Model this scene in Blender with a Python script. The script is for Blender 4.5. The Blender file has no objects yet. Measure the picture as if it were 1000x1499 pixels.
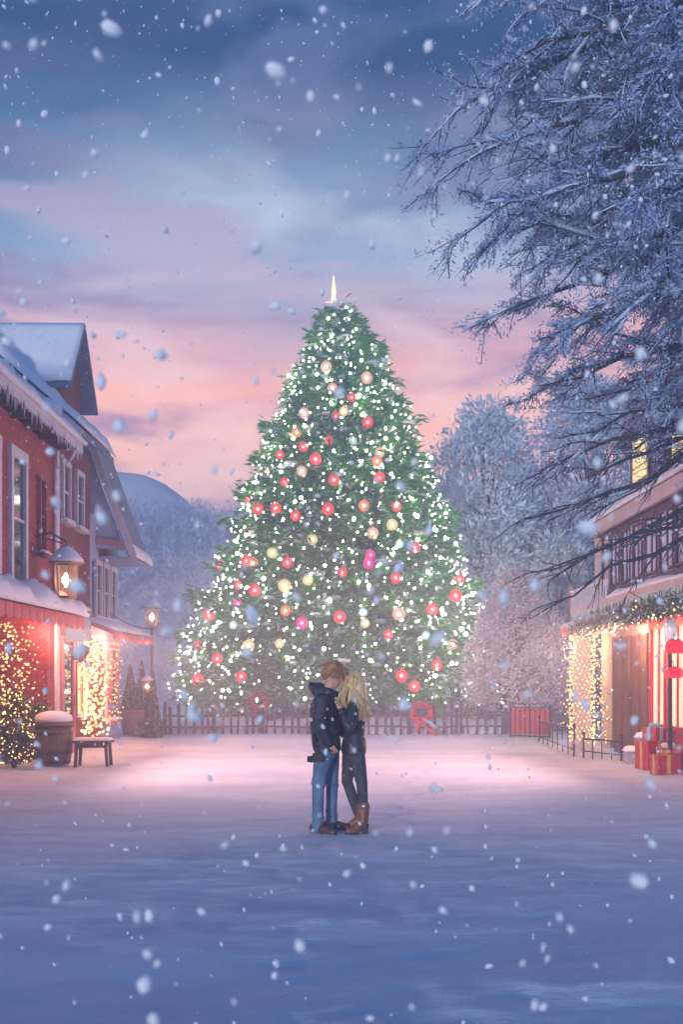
import bpy, bmesh, math, random
import numpy as np
from mathutils import Vector, Matrix, Euler, noise as mnoise

R = math.radians
PI = math.pi
random.seed(7)
rng = np.random.default_rng(7)
scene = bpy.context.scene
COL = scene.collection
F, CX, HZ, H = 1500.0, 500.0, 985.0, 1.66


def at(px, py, Y):
    return Vector(((px - CX) / F * Y, Y, H - (py - HZ) / F * Y))


# ------------------------------------------------------------------ materials
MATS = {}


def nodes_of(name):
    m = bpy.data.materials.new(name)
    m.use_nodes = True
    nt = m.node_tree
    return m, nt, nt.nodes['Principled BSDF']


def mat(name, c1, c2=None, rough=0.7, scale=6.0, bump=0.0, bscale=None, metal=0.0, stretch=(1, 1, 1),
        frost=0.0, frost_scale=60.0, wave=None, spec=0.5, coat=0.0, detail=6.0, trans=0.0):
    """Principled with noisy two-tone colour, optional clapboard bump, optional specks of settled snow."""
    m, nt, b = nodes_of(name)
    N, L = nt.nodes, nt.links
    c2 = c2 or tuple(x * 0.72 for x in c1)
    tc = N.new('ShaderNodeTexCoord')
    mp = N.new('ShaderNodeMapping')
    mp.inputs['Scale'].default_value = stretch
    L.new(tc.outputs['Object'], mp.inputs['Vector'])
    nz = N.new('ShaderNodeTexNoise')
    nz.inputs['Scale'].default_value = scale
    nz.inputs['Detail'].default_value = detail
    nz.inputs['Roughness'].default_value = 0.65
    L.new(mp.outputs[0], nz.inputs['Vector'])
    cr = N.new('ShaderNodeValToRGB')
    cr.color_ramp.elements[0].position = 0.33
    cr.color_ramp.elements[1].position = 0.67
    cr.color_ramp.elements[0].color = (*c2, 1)
    cr.color_ramp.elements[1].color = (*c1, 1)
    L.new(nz.outputs['Fac'], cr.inputs['Fac'])
    col = cr.outputs['Color']
    if frost > 0:
        n2 = N.new('ShaderNodeTexNoise')
        n2.inputs['Scale'].default_value = frost_scale
        n2.inputs['Detail'].default_value = 3
        L.new(tc.outputs['Object'], n2.inputs['Vector'])
        mr = N.new('ShaderNodeMapRange')
        mr.inputs[1].default_value = 0.70 - frost * 0.22
        mr.inputs[2].default_value = 0.78 - frost * 0.14
        L.new(n2.outputs['Fac'], mr.inputs[0])
        mx = N.new('ShaderNodeMixRGB')
        mx.inputs[2].default_value = (0.78, 0.80, 0.84, 1)
        L.new(mr.outputs[0], mx.inputs[0])
        L.new(col, mx.inputs[1])
        col = mx.outputs[0]
    L.new(col, b.inputs['Base Color'])
    b.inputs['Roughness'].default_value = rough
    b.inputs['Metallic'].default_value = metal
    b.inputs['Specular IOR Level'].default_value = spec
    b.inputs['Coat Weight'].default_value = coat
    if trans:
        b.inputs['Transmission Weight'].default_value = trans
    h = None
    if bump:
        nb = N.new('ShaderNodeTexNoise')
        nb.inputs['Scale'].default_value = bscale or scale * 4
        nb.inputs['Detail'].default_value = 5
        L.new(mp.outputs[0], nb.inputs['Vector'])
        h = nb.outputs['Fac']
    if wave:
        w = N.new('ShaderNodeTexWave')
        w.wave_type = 'BANDS'
        w.bands_direction = wave[0]
        w.wave_profile = 'SAW'
        w.inputs['Scale'].default_value = wave[1]
        w.inputs['Distortion'].default_value = 0.15
        w.inputs['Detail'].default_value = 1
        L.new(tc.outputs['Object'], w.inputs['Vector'])
        if h is not None:
            ma = N.new('ShaderNodeMath')
            ma.operation = 'MULTIPLY_ADD'
            ma.inputs[1].default_value = 0.35
            L.new(h, ma.inputs[0])
            L.new(w.outputs['Fac'], ma.inputs[2])
            h = ma.outputs[0]
        else:
            h = w.outputs['Fac']
    if h is not None:
        bp = N.new('ShaderNodeBump')
        bp.inputs['Strength'].default_value = max(bump, 0.9 if wave else 0)
        bp.inputs['Distance'].default_value = 0.03
        L.new(h, bp.inputs['Height'])
        L.new(bp.outputs[0], b.inputs['Normal'])
    MATS[name] = m
    return m


def glow(name, color, strength, base=None):
    m, nt, b = nodes_of(name)
    b.inputs['Base Color'].default_value = (*(base or color), 1)
    b.inputs['Emission Color'].default_value = (*color, 1)
    b.inputs['Emission Strength'].default_value = strength
    b.inputs['Roughness'].default_value = 0.25
    MATS[name] = m
    return m


def lit_window(name, c1, c2, strength):
    """A pane lit from inside the shop: soft vertical curtain folds, really giving off light."""
    m, nt, b = nodes_of(name)
    N, L = nt.nodes, nt.links
    tc = N.new('ShaderNodeTexCoord')
    mp = N.new('ShaderNodeMapping')
    mp.inputs['Scale'].default_value = (5, 5, 0.5)
    nz = N.new('ShaderNodeTexNoise')
    nz.inputs['Scale'].default_value = 2.2
    nz.inputs['Detail'].default_value = 3
    L.new(tc.outputs['Object'], mp.inputs[0])
    L.new(mp.outputs[0], nz.inputs['Vector'])
    cr = N.new('ShaderNodeValToRGB')
    cr.color_ramp.elements[0].position = 0.38
    cr.color_ramp.elements[1].position = 0.62
    cr.color_ramp.elements[0].color = (*c2, 1)
    cr.color_ramp.elements[1].color = (*c1, 1)
    L.new(nz.outputs['Fac'], cr.inputs[0])
    L.new(cr.outputs[0], b.inputs['Emission Color'])
    b.inputs['Base Color'].default_value = (0.2, 0.15, 0.12, 1)
    b.inputs['Emission Strength'].default_value = strength
    b.inputs['Roughness'].default_value = 0.15
    MATS[name] = m
    return m


mat('snow', (0.84, 0.85, 0.88), (0.76, 0.78, 0.83), rough=0.75, scale=5, bump=0.35, bscale=26)
mat('red_board', (0.42, 0.018, 0.022), (0.17, 0.008, 0.012), rough=0.65, scale=3, stretch=(1, 1, 5), frost=0.32, frost_scale=30, wave=('Z', 2.6), bump=0.3)
mat('dark_red_board', (0.22, 0.02, 0.035), (0.12, 0.012, 0.022), rough=0.7, scale=3, stretch=(1, 1, 6), frost=0.2, frost_scale=40, wave=('Z', 2.4), bump=0.3)
mat('blue_board', (0.44, 0.50, 0.66), (0.30, 0.35, 0.50), rough=0.7, scale=4, stretch=(3, 3, 1), frost=0.3, frost_scale=30, wave=('Z', 2.2), bump=0.3)
mat('blue_roof', (0.17, 0.22, 0.36), (0.10, 0.13, 0.24), rough=0.7, scale=5, frost=0.3, frost_scale=16, wave=('Z', 3.2), bump=0.4)
mat('white_trim', (0.66, 0.64, 0.66), (0.52, 0.5, 0.54), rough=0.6, scale=9, bump=0.2, frost=0.2)
mat('pink_trim', (0.55, 0.24, 0.27), (0.42, 0.16, 0.2), rough=0.6, scale=8, frost=0.25)
mat('soffit_wood', (0.19, 0.10, 0.06), (0.10, 0.05, 0.03), rough=0.7, scale=5, stretch=(6, 1, 6), bump=0.2)
mat('brown_wood', (0.17, 0.085, 0.06), (0.09, 0.042, 0.032), rough=0.65, scale=4, stretch=(6, 6, 0.7), bump=0.3, frost=0.12, frost_scale=30)
mat('barrel_wood', (0.24, 0.12, 0.075), (0.13, 0.06, 0.04), rough=0.6, scale=5, stretch=(7, 7, 0.8), bump=0.35, frost=0.1)
mat('bench_wood', (0.16, 0.07, 0.05), (0.09, 0.04, 0.03), rough=0.6, scale=6, stretch=(1, 6, 6), bump=0.2)
mat('iron', (0.05, 0.045, 0.05), (0.03, 0.028, 0.032), rough=0.5, scale=20, metal=0.6, frost=0.2)
mat('brass', (0.30, 0.20, 0.09), (0.16, 0.11, 0.06), rough=0.4, scale=12, metal=0.8, frost=0.15)
mat('dark_glass', (0.055, 0.065, 0.10), (0.035, 0.04, 0.07), rough=0.08, scale=2, spec=0.8)
mat('cream_wall', (0.58, 0.47, 0.43), (0.45, 0.35, 0.34), rough=0.8, scale=4, bump=0.2, frost=0.18, frost_scale=30)
mat('purple_timber', (0.15, 0.075, 0.10), (0.09, 0.045, 0.07), rough=0.7, scale=4, stretch=(5, 5, 1), bump=0.2, frost=0.1)
mat('navy_board', (0.10, 0.12, 0.22), (0.06, 0.07, 0.14), rough=0.7, scale=4, stretch=(1, 1, 6), wave=('Z', 2.6), bump=0.3, frost=0.15)
mat('pale_curtain', (0.62, 0.64, 0.78), (0.36, 0.37, 0.52), rough=0.8, scale=3, stretch=(6, 6, 0.4))
mat('awning_cream', (0.80, 0.58, 0.40), (0.68, 0.46, 0.32), rough=0.7, scale=4, frost=0.2, frost_scale=14)
mat('awning_red', (0.62, 0.15, 0.14), (0.5, 0.10, 0.10), rough=0.7, scale=4, frost=0.3, frost_scale=14)
mat('sign_blue', (0.09, 0.22, 0.40), (0.06, 0.16, 0.31), rough=0.5, scale=5, frost=0.15)
mat('pot_red', (0.42, 0.03, 0.05), (0.3, 0.02, 0.035), rough=0.4, scale=8, frost=0.15)
mat('pot_clay', (0.30, 0.17, 0.19), (0.2, 0.11, 0.13), rough=0.7, scale=6, stretch=(5, 5, 0.6), frost=0.3)
mat('red_paint', (0.45, 0.02, 0.04), (0.33, 0.012, 0.03), rough=0.4, scale=6, frost=0.12)
mat('needle_green', (0.06, 0.34, 0.03), (0.022, 0.16, 0.02), rough=0.6, scale=1.2, detail=8)
mat('needle_olive', (0.10, 0.12, 0.035), (0.05, 0.07, 0.02), rough=0.6, scale=5)
mat('needle_frost', (0.62, 0.68, 0.68), (0.4, 0.5, 0.48), rough=0.7, scale=3)
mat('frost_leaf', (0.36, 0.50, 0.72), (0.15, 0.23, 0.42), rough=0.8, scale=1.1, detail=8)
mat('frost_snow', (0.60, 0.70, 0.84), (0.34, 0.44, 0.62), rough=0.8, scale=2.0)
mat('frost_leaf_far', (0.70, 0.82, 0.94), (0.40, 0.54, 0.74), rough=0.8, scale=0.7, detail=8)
mat('frost_pink', (0.68, 0.42, 0.46), (0.45, 0.27, 0.33), rough=0.8, scale=1.3)
mat('frost_lamp_pink', (0.90, 0.74, 0.78), (0.76, 0.56, 0.62), rough=0.8, scale=1.3)  # pink lamp light on the shrub's snow, put into its colour
mat('ice', (0.75, 0.82, 0.90), (0.6, 0.7, 0.82), rough=0.15, scale=9)
mat('bark', (0.035, 0.033, 0.05), (0.018, 0.018, 0.03), rough=0.85, scale=12, stretch=(1, 1, 0.3), bump=0.4)
mat('picket', (0.10, 0.07, 0.075), (0.045, 0.03, 0.035), rough=0.8, scale=8, stretch=(4, 4, 0.6), bump=0.2, frost=0.35, frost_scale=22)
mat('garland', (0.20, 0.20, 0.12), (0.09, 0.10, 0.05), rough=0.8, scale=6)
mat('ribbon_red', (0.55, 0.02, 0.05), (0.42, 0.015, 0.04), rough=0.45, scale=5)
mat('ribbon_teal', (0.25, 0.48, 0.52), (0.16, 0.36, 0.42), rough=0.45, scale=5)
mat('gold', (0.75, 0.5, 0.18), (0.6, 0.38, 0.12), rough=0.3, scale=8, metal=0.7)
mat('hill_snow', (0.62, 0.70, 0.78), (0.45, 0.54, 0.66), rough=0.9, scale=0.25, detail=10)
mat('skin', (0.62, 0.34, 0.24), (0.56, 0.28, 0.19), rough=0.5, scale=14)
mat('lip', (0.5, 0.14, 0.12), None, rough=0.4)
mat('hair_brown', (0.46, 0.25, 0.11), (0.22, 0.105, 0.045), rough=0.45, scale=40, stretch=(1, 1, 0.25), bump=0.3)
mat('hair_blond', (0.86, 0.64, 0.34), (0.58, 0.37, 0.16), rough=0.4, scale=40, stretch=(1, 1, 0.2), bump=0.3)
mat('hair_honey', (0.55, 0.35, 0.15), (0.38, 0.22, 0.08), rough=0.4, scale=40)
mat('hair_ginger', (0.60, 0.36, 0.17), (0.42, 0.23, 0.10), rough=0.4, scale=40)
mat('jacket_navy', (0.022, 0.026, 0.045), (0.010, 0.012, 0.024), rough=0.6, scale=9, bump=0.7, bscale=14, frost=0.12, frost_scale=45)
mat('jacket_black', (0.028, 0.032, 0.045), (0.012, 0.014, 0.022), rough=0.38, scale=8, bump=0.7, bscale=16, frost=0.14, frost_scale=40)
mat('denim', (0.13, 0.215, 0.33), (0.04, 0.075, 0.15), rough=0.85, scale=6, stretch=(1, 1, 0.6), bump=0.6, bscale=22)
mat('black_jeans', (0.06, 0.062, 0.075), (0.024, 0.025, 0.034), rough=0.8, scale=9, bump=0.5, bscale=22, frost=0.16, frost_scale=34)
mat('shoe_brown', (0.10, 0.05, 0.045), (0.05, 0.025, 0.025), rough=0.5, scale=14, frost=0.1)
mat('boot_tan', (0.25, 0.10, 0.05), (0.14, 0.05, 0.025), rough=0.5, scale=12, frost=0.12)
mat('sole', (0.05, 0.045, 0.045), None, rough=0.7)
mat('sole_white', (0.26, 0.22, 0.21), None, rough=0.7)
mat('camera_black', (0.012, 0.012, 0.013), (0.007, 0.007, 0.008), rough=0.65, scale=30)
mat('stone', (0.34, 0.33, 0.37), (0.22, 0.22, 0.27), rough=0.9, scale=5, bump=0.3, frost=0.4, frost_scale=12)

glow('bulb_warm', (1.0, 0.47, 0.14), 3.6)
glow('bulb_white', (1.0, 0.95, 0.86), 60.0)
glow('bulb_cream', (1.0, 0.82, 0.46), 40.0)
glow('bulb_gold', (1.0, 0.70, 0.26), 4.0)
glow('lantern_flame', (1.0, 0.62, 0.26), 22.0)
def bauble_glass(name, tint, core):
    m, nt, b = nodes_of(name)
    b.inputs['Base Color'].default_value = (*tint, 1)
    b.inputs['Roughness'].default_value = 0.75
    b.inputs['Transmission Weight'].default_value = 0.82
    b.inputs['IOR'].default_value = 1.06
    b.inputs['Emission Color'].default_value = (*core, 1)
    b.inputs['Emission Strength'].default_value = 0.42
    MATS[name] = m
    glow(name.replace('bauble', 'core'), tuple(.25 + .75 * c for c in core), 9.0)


bauble_glass('bauble_red', (1.0, 0.16, 0.16), (1.0, 0.12, 0.12))
bauble_glass('bauble_orange', (1.0, 0.45, 0.22), (1.0, 0.34, 0.16))
bauble_glass('bauble_peach', (1.0, 0.66, 0.55), (1.0, 0.52, 0.40))
bauble_glass('bauble_gold', (1.0, 0.85, 0.5), (1.0, 0.80, 0.40))
bauble_glass('bauble_ice', (0.75, 1.0, 0.98), (0.65, 0.95, 0.92))
bauble_glass('bauble_magenta', (1.0, 0.14, 0.42), (1.0, 0.10, 0.36))
glow('lantern_red', (1.0, 0.03, 0.06), 0.7, (0.6, 0.01, 0.03))
glow('globe_grey', (0.7, 0.78, 0.9), 0.25, (0.6, 0.65, 0.7))
glow('finial_glow', (1.0, 0.78, 0.45), 1.6, (0.8, 0.6, 0.3))
lit_window('lit_yellow', (1.0, 0.66, 0.24), (0.95, 0.30, 0.12), 1.7)
lit_window('lit_pink', (1.0, 0.55, 0.36), (0.9, 0.24, 0.18), 1.3)
lit_window('lit_cream', (1.0, 0.68, 0.44), (0.95, 0.42, 0.28), 1.4)
lit_window('lit_lamp', (1.0, 0.78, 0.30), (0.9, 0.6, 0.2), 1.0)


def glass_mat():
    m, nt, b = nodes_of('lamp_glass')
    b.inputs['Base Color'].default_value = (0.95, 0.88, 0.75, 1)
    b.inputs['Roughness'].default_value = 0.25
    b.inputs['Transmission Weight'].default_value = 0.9
    b.inputs['IOR'].default_value = 1.0
    MATS['lamp_glass'] = m


glass_mat()


def ground_mat():
    m, nt, b = nodes_of('ground_snow')
    N, L = nt.nodes, nt.links
    tc = N.new('ShaderNodeTexCoord')
    mp = N.new('ShaderNodeMapping')
    mp.inputs['Scale'].default_value = (0.55, 1.3, 1)
    L.new(tc.outputs['Object'], mp.inputs[0])
    n1 = N.new('ShaderNodeTexNoise')
    n1.inputs['Scale'].default_value = 0.9
    n1.inputs['Detail'].default_value = 9
    n1.inputs['Roughness'].default_value = 0.6
    L.new(mp.outputs[0], n1.inputs['Vector'])
    cr = N.new('ShaderNodeValToRGB')
    cr.color_ramp.elements[0].position = 0.35
    cr.color_ramp.elements[1].position = 0.65
    cr.color_ramp.elements[0].color = (0.55, 0.63, 0.75, 1)
    cr.color_ramp.elements[1].color = (0.72, 0.79, 0.88, 1)
    L.new(n1.outputs['Fac'], cr.inputs[0])
    L.new(cr.outputs[0], b.inputs['Base Color'])
    n2 = N.new('ShaderNodeTexNoise')
    n2.inputs['Scale'].default_value = 5
    n2.inputs['Detail'].default_value = 8
    n2.inputs['Roughness'].default_value = 0.65
    L.new(mp.outputs[0], n2.inputs['Vector'])
    n3 = N.new('ShaderNodeTexNoise')
    n3.inputs['Scale'].default_value = 55
    n3.inputs['Detail'].default_value = 3
    L.new(tc.outputs['Object'], n3.inputs['Vector'])
    ma = N.new('ShaderNodeMath')
    ma.operation = 'MULTIPLY_ADD'
    ma.inputs[1].default_value = 0.12
    L.new(n3.outputs['Fac'], ma.inputs[0])
    L.new(n2.outputs['Fac'], ma.inputs[2])
    bp = N.new('ShaderNodeBump')
    bp.inputs['Strength'].default_value = 0.95
    bp.inputs['Distance'].default_value = 0.07
    L.new(ma.outputs[0], bp.inputs['Height'])
    L.new(bp.outputs[0], b.inputs['Normal'])
    b.inputs['Roughness'].default_value = 0.7
    b.inputs['Sheen Weight'].default_value = 0.1
    MATS['ground_snow'] = m


ground_mat()


def flake_mat():
    m, nt, b = nodes_of('flake')
    N, L = nt.nodes, nt.links
    d = N.new('ShaderNodeBsdfDiffuse')
    t = N.new('ShaderNodeBsdfTranslucent')
    for s in (d, t):
        s.inputs[0].default_value = (0.95, 0.96, 0.98, 1)
    mx = N.new('ShaderNodeMixShader')
    mx.inputs[0].default_value = 0.5
    L.new(d.outputs[0], mx.inputs[1])
    L.new(t.outputs[0], mx.inputs[2])
    L.new(mx.outputs[0], N['Material Output'].inputs['Surface'])
    N.remove(b)
    MATS['flake'] = m


flake_mat()


# ------------------------------------------------------------------ object helpers
def tag(o, label=None, cat=None, group=None, kind=None):
    if label: o['label'] = label
    if cat: o['category'] = cat
    if group: o['group'] = group
    if kind: o['kind'] = kind
    return o


def empty(name, loc, label=None, cat=None, group=None):
    o = bpy.data.objects.new(name, None)
    o.empty_display_size = 0.2
    o.location = loc
    COL.objects.link(o)
    return tag(o, label, cat, group)


def link(name, me, parent=None, smooth=False):
    o = bpy.data.objects.new(name, me)
    COL.objects.link(o)
    if parent is not None:
        o.parent = parent
        base = Vector((0, 0, 0))
        p = parent
        while p is not None:
            base += p.location
            p = p.parent
        o.location = -base          # meshes are written in world coordinates
    if smooth:
        me.shade_smooth()
    return o


class MB:
    def __init__(s):
        s.v, s.f, s.mi, s.mats = [], [], [], []

    def m(s, name):
        if name not in s.mats: s.mats.append(name)
        return s.mats.index(name)

    def add(s, vs, fs, mname):
        k = len(s.v)
        i = s.m(mname)
        s.v += [tuple(v) for v in vs]
        s.f += [tuple(k + j for j in f) for f in fs]
        s.mi += [i] * len(fs)

    def box(s, x0, x1, y0, y1, z0, z1, mname):
        s.add([(x0, y0, z0), (x1, y0, z0), (x1, y1, z0), (x0, y1, z0), (x0, y0, z1), (x1, y0, z1), (x1, y1, z1), (x0, y1, z1)],
              [(0, 3, 2, 1), (4, 5, 6, 7), (0, 1, 5, 4), (1, 2, 6, 5), (2, 3, 7, 6), (3, 0, 4, 7)], mname)

    def bar(s, a, b, w, h, mname, up=Vector((0, 0, 1))):
        a, b = Vector(a), Vector(b)
        d = (b - a).normalized()
        if abs(d.dot(up)) > 0.98: up = Vector((0, 1, 0))
        x = d.cross(up).normalized() * (w / 2)
        z = x.cross(d).normalized() * (h / 2)
        vs = [p + q for p in (a, b) for q in (-x - z, x - z, x + z, -x + z)]
        s.add(vs, [(0, 3, 2, 1), (4, 5, 6, 7), (0, 1, 5, 4), (1, 2, 6, 5), (2, 3, 7, 6), (3, 0, 4, 7)], mname)

    def prism(s, poly, dvec, mname):
        """polygon (list of 3-D points) extruded along dvec."""
        n = len(poly)
        d = Vector(dvec)
        vs = [Vector(p) for p in poly] + [Vector(p) + d for p in poly]
        fs = [tuple(reversed(range(n))), tuple(range(n, 2 * n))] + [(i, (i + 1) % n, n + (i + 1) % n, n + i) for i in range(n)]
        s.add(vs, fs, mname)

    def tube(s, pts, rad, mname, sides=6, cap=True):
        pts = [Vector(p) for p in pts]
        n = len(pts)
        if not hasattr(rad, '__len__'): rad = [rad] * n
        vs, fs = [], []
        up = Vector((0.13, 0.21, 1)).normalized()
        for i, p in enumerate(pts):
            d = (pts[min(i + 1, n - 1)] - pts[max(i - 1, 0)])
            d = d.normalized() if d.length > 1e-9 else Vector((0, 0, 1))
            u = up if abs(d.dot(up)) < 0.95 else Vector((1, 0, 0))
            x = d.cross(u).normalized()
            y = d.cross(x)
            for k in range(sides):
                a = 2 * PI * k / sides
                vs.append(p + (x * math.cos(a) + y * math.sin(a)) * rad[i])
        for i in range(n - 1):
            for k in range(sides):
                k2 = (k + 1) % sides
                fs.append((i * sides + k, i * sides + k2, (i + 1) * sides + k2, (i + 1) * sides + k))
        if cap:
            fs.append(tuple(reversed(range(sides))))
            fs.append(tuple((n - 1) * sides + k for k in range(sides)))
        s.add(vs, fs, mname)

    def lathe(s, prof, c, mname, n=20, axis='Z'):
        c = Vector(c)
        vs, fs = [], []
        for r, z in prof:
            for k in range(n):
                a = 2 * PI * k / n
                p = Vector((r * math.cos(a), r * math.sin(a), z))
                if axis == 'Y': p = Vector((p.x, p.z, p.y))
                if axis == 'X': p = Vector((p.z, p.x, p.y))
                vs.append(c + p)
        m = len(prof)
        for i in range(m - 1):
            for k in range(n):
                k2 = (k + 1) % n
                fs.append((i * n + k, i * n + k2, (i + 1) * n + k2, (i + 1) * n + k))
        fs.append(tuple(reversed(range(n))))
        fs.append(tuple((m - 1) * n + k for k in range(n)))
        s.add(vs, fs, mname)

    def ball(s, c, r, mname, sub=1, sc=(1, 1, 1), jit=0.0, rot=None):
        V, Fc = ICO[sub]
        c = Vector(c)
        vs = []
        for v in V:
            p = Vector((v[0] * sc[0], v[1] * sc[1], v[2] * sc[2])) * r
            if jit: p *= 1 + random.uniform(-jit, jit)
            if rot: p = rot @ p
            vs.append(c + p)
        s.add(vs, Fc, mname)

    def build(s, name, parent=None, smooth=False):
        me = bpy.data.meshes.new(name)
        me.from_pydata(s.v, [], s.f)
        for n in s.mats: me.materials.append(MATS[n])
        me.polygons.foreach_set('material_index', s.mi)
        me.validate()
        me.update()
        return link(name, me, parent, smooth)


def _ico(sub):
    bm = bmesh.new()
    bmesh.ops.create_icosphere(bm, subdivisions=sub, radius=1)
    bm.verts.ensure_lookup_table()
    V = [tuple(v.co) for v in bm.verts]
    Fc = [tuple(v.index for v in f.verts) for f in bm.faces]
    bm.free()
    return V, Fc


ICO = {1: _ico(1), 2: _ico(2), 3: _ico(3)}


def leaf_obj(name, P, D, Ln, Wd, mats, mi, parent=None, bend=0.0):
    """One mesh of many small leaf / needle-spray blades: a kite of 4 vertices per blade. All arrays are numpy."""
    n = len(P)
    D = D / np.maximum(np.linalg.norm(D, axis=1, keepdims=True), 1e-9)
    rnd = rng.normal(size=(n, 3))
    S = np.cross(D, rnd)
    S /= np.maximum(np.linalg.norm(S, axis=1, keepdims=True), 1e-9)
    Ln = np.asarray(Ln).reshape(-1, 1) * np.ones((n, 1))
    Wd = np.asarray(Wd).reshape(-1, 1) * np.ones((n, 1))
    Nn = np.cross(D, S)
    mid = P + D * Ln * 0.45 + Nn * Ln * 0.10
    V = np.empty((n, 4, 3))
    V[:, 0] = P
    V[:, 1] = mid + S * Wd * 0.5
    V[:, 2] = P + D * Ln
    V[:, 3] = mid - S * Wd * 0.5
    me = bpy.data.meshes.new(name)
    me.vertices.add(n * 4)
    me.loops.add(n * 4)
    me.polygons.add(n)
    me.vertices.foreach_set('co', V.reshape(-1))
    me.loops.foreach_set('vertex_index', np.arange(n * 4, dtype=np.int32))
    me.polygons.foreach_set('loop_start', np.arange(0, n * 4, 4, dtype=np.int32))
    me.polygons.foreach_set('loop_total', np.full(n, 4, dtype=np.int32))
    for q in mats: me.materials.append(MATS[q])
    me.polygons.foreach_set('material_index', np.asarray(mi, dtype=np.int32) * np.ones(n, dtype=np.int32))
    me.update(calc_edges=True)
    return link(name, me, parent)


def snow_slab(name, a, b, c, d, thick, parent, nu=24, nv=8, rough=0.35, mname='snow', lift=0.004, seed=0.0, sag=0.0):
    """A lumpy blanket of snow lying on the quad a-b (lower edge) d-c (upper edge)."""
    a, b, c, d = map(Vector, (a, b, c, d))
    nrm = (b - a).cross(d - a).normalized()
    if nrm.z < 0: nrm = -nrm
    top, bot = [], []
    for j in range(nv + 1):
        for i in range(nu + 1):
            u, v = i / nu, j / nv
            p = (a.lerp(b, u)).lerp(d.lerp(c, u), v)
            e = min(u, 1 - u) * nu, min(v, 1 - v) * nv
            ed = min(1.0, min(e) / 1.6)
            ed = math.sqrt(ed)
            nz = mnoise.noise(Vector((p.x * 1.7 + seed, p.y * 1.7, p.z * 1.7))) * 0.7 + mnoise.noise(Vector((p.x * 5 + seed, p.y * 5, p.z * 5))) * 0.3
            t = thick * (0.25 + 0.75 * ed) * (1 + rough * nz)
            low = a - d
            edge_wob = low.normalized() * (0.06 * mnoise.noise(Vector((u * 9 + seed, 3.1, v))) if v == 0 else 0)
            top.append(p + nrm * (t + lift) + edge_wob - Vector((0, 0, sag * (1 - v) ** 3)))
            bot.append(p + nrm * lift + edge_wob * 0.8)
    n = (nu + 1) * (nv + 1)
    vs = top + bot
    fs = []
    idx = lambda i, j: j * (nu + 1) + i
    for j in range(nv):
        for i in range(nu):
            q = (idx(i, j), idx(i + 1, j), idx(i + 1, j + 1), idx(i, j + 1))
            fs.append(q)
            fs.append(tuple(n + k for k in reversed(q)))
    rim = [idx(i, 0) for i in range(nu)] + [idx(nu, j) for j in range(nv)] + [idx(i, nv) for i in range(nu, 0, -1)] + [idx(0, j) for j in range(nv, 0, -1)]
    for k in range(len(rim)):
        p, q = rim[k], rim[(k + 1) % len(rim)]
        fs.append((p, n + p, n + q, q))
    mb = MB()
    mb.add(vs, fs, mname)
    o = mb.build(name, parent, smooth=True)
    bm = bmesh.new()
    bm.from_mesh(o.data)
    bmesh.ops.recalc_face_normals(bm, faces=bm.faces)
    bm.to_mesh(o.data)
    bm.free()
    return o


def window(parent, X, side, y0, y1, z0, z1, frame='white_trim', pane='dark_glass', nx=1, nz=2, fw=0.07, sill=True, label=None, snow=False):
    """A window on a wall of normal +-X: pane, frame and sill."""
    f = MB()
    d0, d1 = (X, X + side * 0.075)
    xa, xb = min(d0, d1), max(d0, d1)
    f.box(xa, xb, y0 - fw, y0, z0, z1, frame)
    f.box(xa, xb, y1, y1 + fw, z0, z1, frame)
    f.box(xa, xb + 0.002, y0 - fw - 0.02, y1 + fw + 0.02, z1, z1 + fw * 1.5, frame)
    f.box(xa, xb, y0 - fw, y1 + fw, z0 - fw, z0, frame)
    g0, g1 = sorted((X, X + side * 0.05))
    for k in range(1, nx):
        y = y0 + (y1 - y0) * k / nx
        f.box(g0, g1, y - 0.018, y + 0.018, z0, z1, frame)
    for k in range(1, nz):
        z = z0 + (z1 - z0) * k / nz
        f.box(g0, g1 - 0.003, y0, y1, z - 0.02, z + 0.02, frame)
    fo = f.build('window', parent)
    if label: fo['label'] = label
    p = MB()
    g0, g1 = sorted((X, X + side * 0.02))
    p.box(g0, g1, y0, y1, z0, z1, pane)
    p.build('pane', fo)
    if sill:
        q = MB()
        g0, g1 = sorted((X, X + side * 0.16))
        q.box(g0, g1, y0 - fw - 0.05, y1 + fw + 0.05, z0 - fw - 0.06, z0 - fw, frame)
        q.build('sill', fo)
        snow_slab('sill_snow', (g0, y0 - fw - 0.05, z0 - fw), (g1, y0 - fw - 0.05, z0 - fw), (g1, y1 + fw + 0.05, z0 - fw), (g0, y1 + fw + 0.05, z0 - fw), 0.07, fo, 4, 8)
    return fo


def bulbs_obj(P, rad, mnames, mi, parent, name='bulbs', sub=1):
    V, Fc = ICO[sub]
    V = np.array(V)
    Fc = np.array(Fc)
    n, k, fn = len(P), len(V), len(Fc)
    rad = np.asarray(rad).reshape(-1, 1, 1) * np.ones((n, 1, 1))
    co = (np.asarray(P)[:, None, :] + V[None] * rad).reshape(-1, 3)
    fa = (Fc[None] + (np.arange(n) * k)[:, None, None]).reshape(-1, 3)
    me = bpy.data.meshes.new(name)
    me.vertices.add(len(co))
    me.loops.add(len(fa) * 3)
    me.polygons.add(len(fa))
    me.vertices.foreach_set('co', co.reshape(-1))
    me.loops.foreach_set('vertex_index', fa.reshape(-1).astype(np.int32))
    me.polygons.foreach_set('loop_start', np.arange(0, len(fa) * 3, 3, dtype=np.int32))
    me.polygons.foreach_set('loop_total', np.full(len(fa), 3, dtype=np.int32))
    for q in mnames: me.materials.append(MATS[q])
    me.polygons.foreach_set('material_index', np.repeat(np.asarray(mi, dtype=np.int32) * np.ones(n, dtype=np.int32), fn))
    me.update(calc_edges=True)
    o = link(name, me, parent, smooth=True)
    o['kind'] = 'stuff'
    return o


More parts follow.
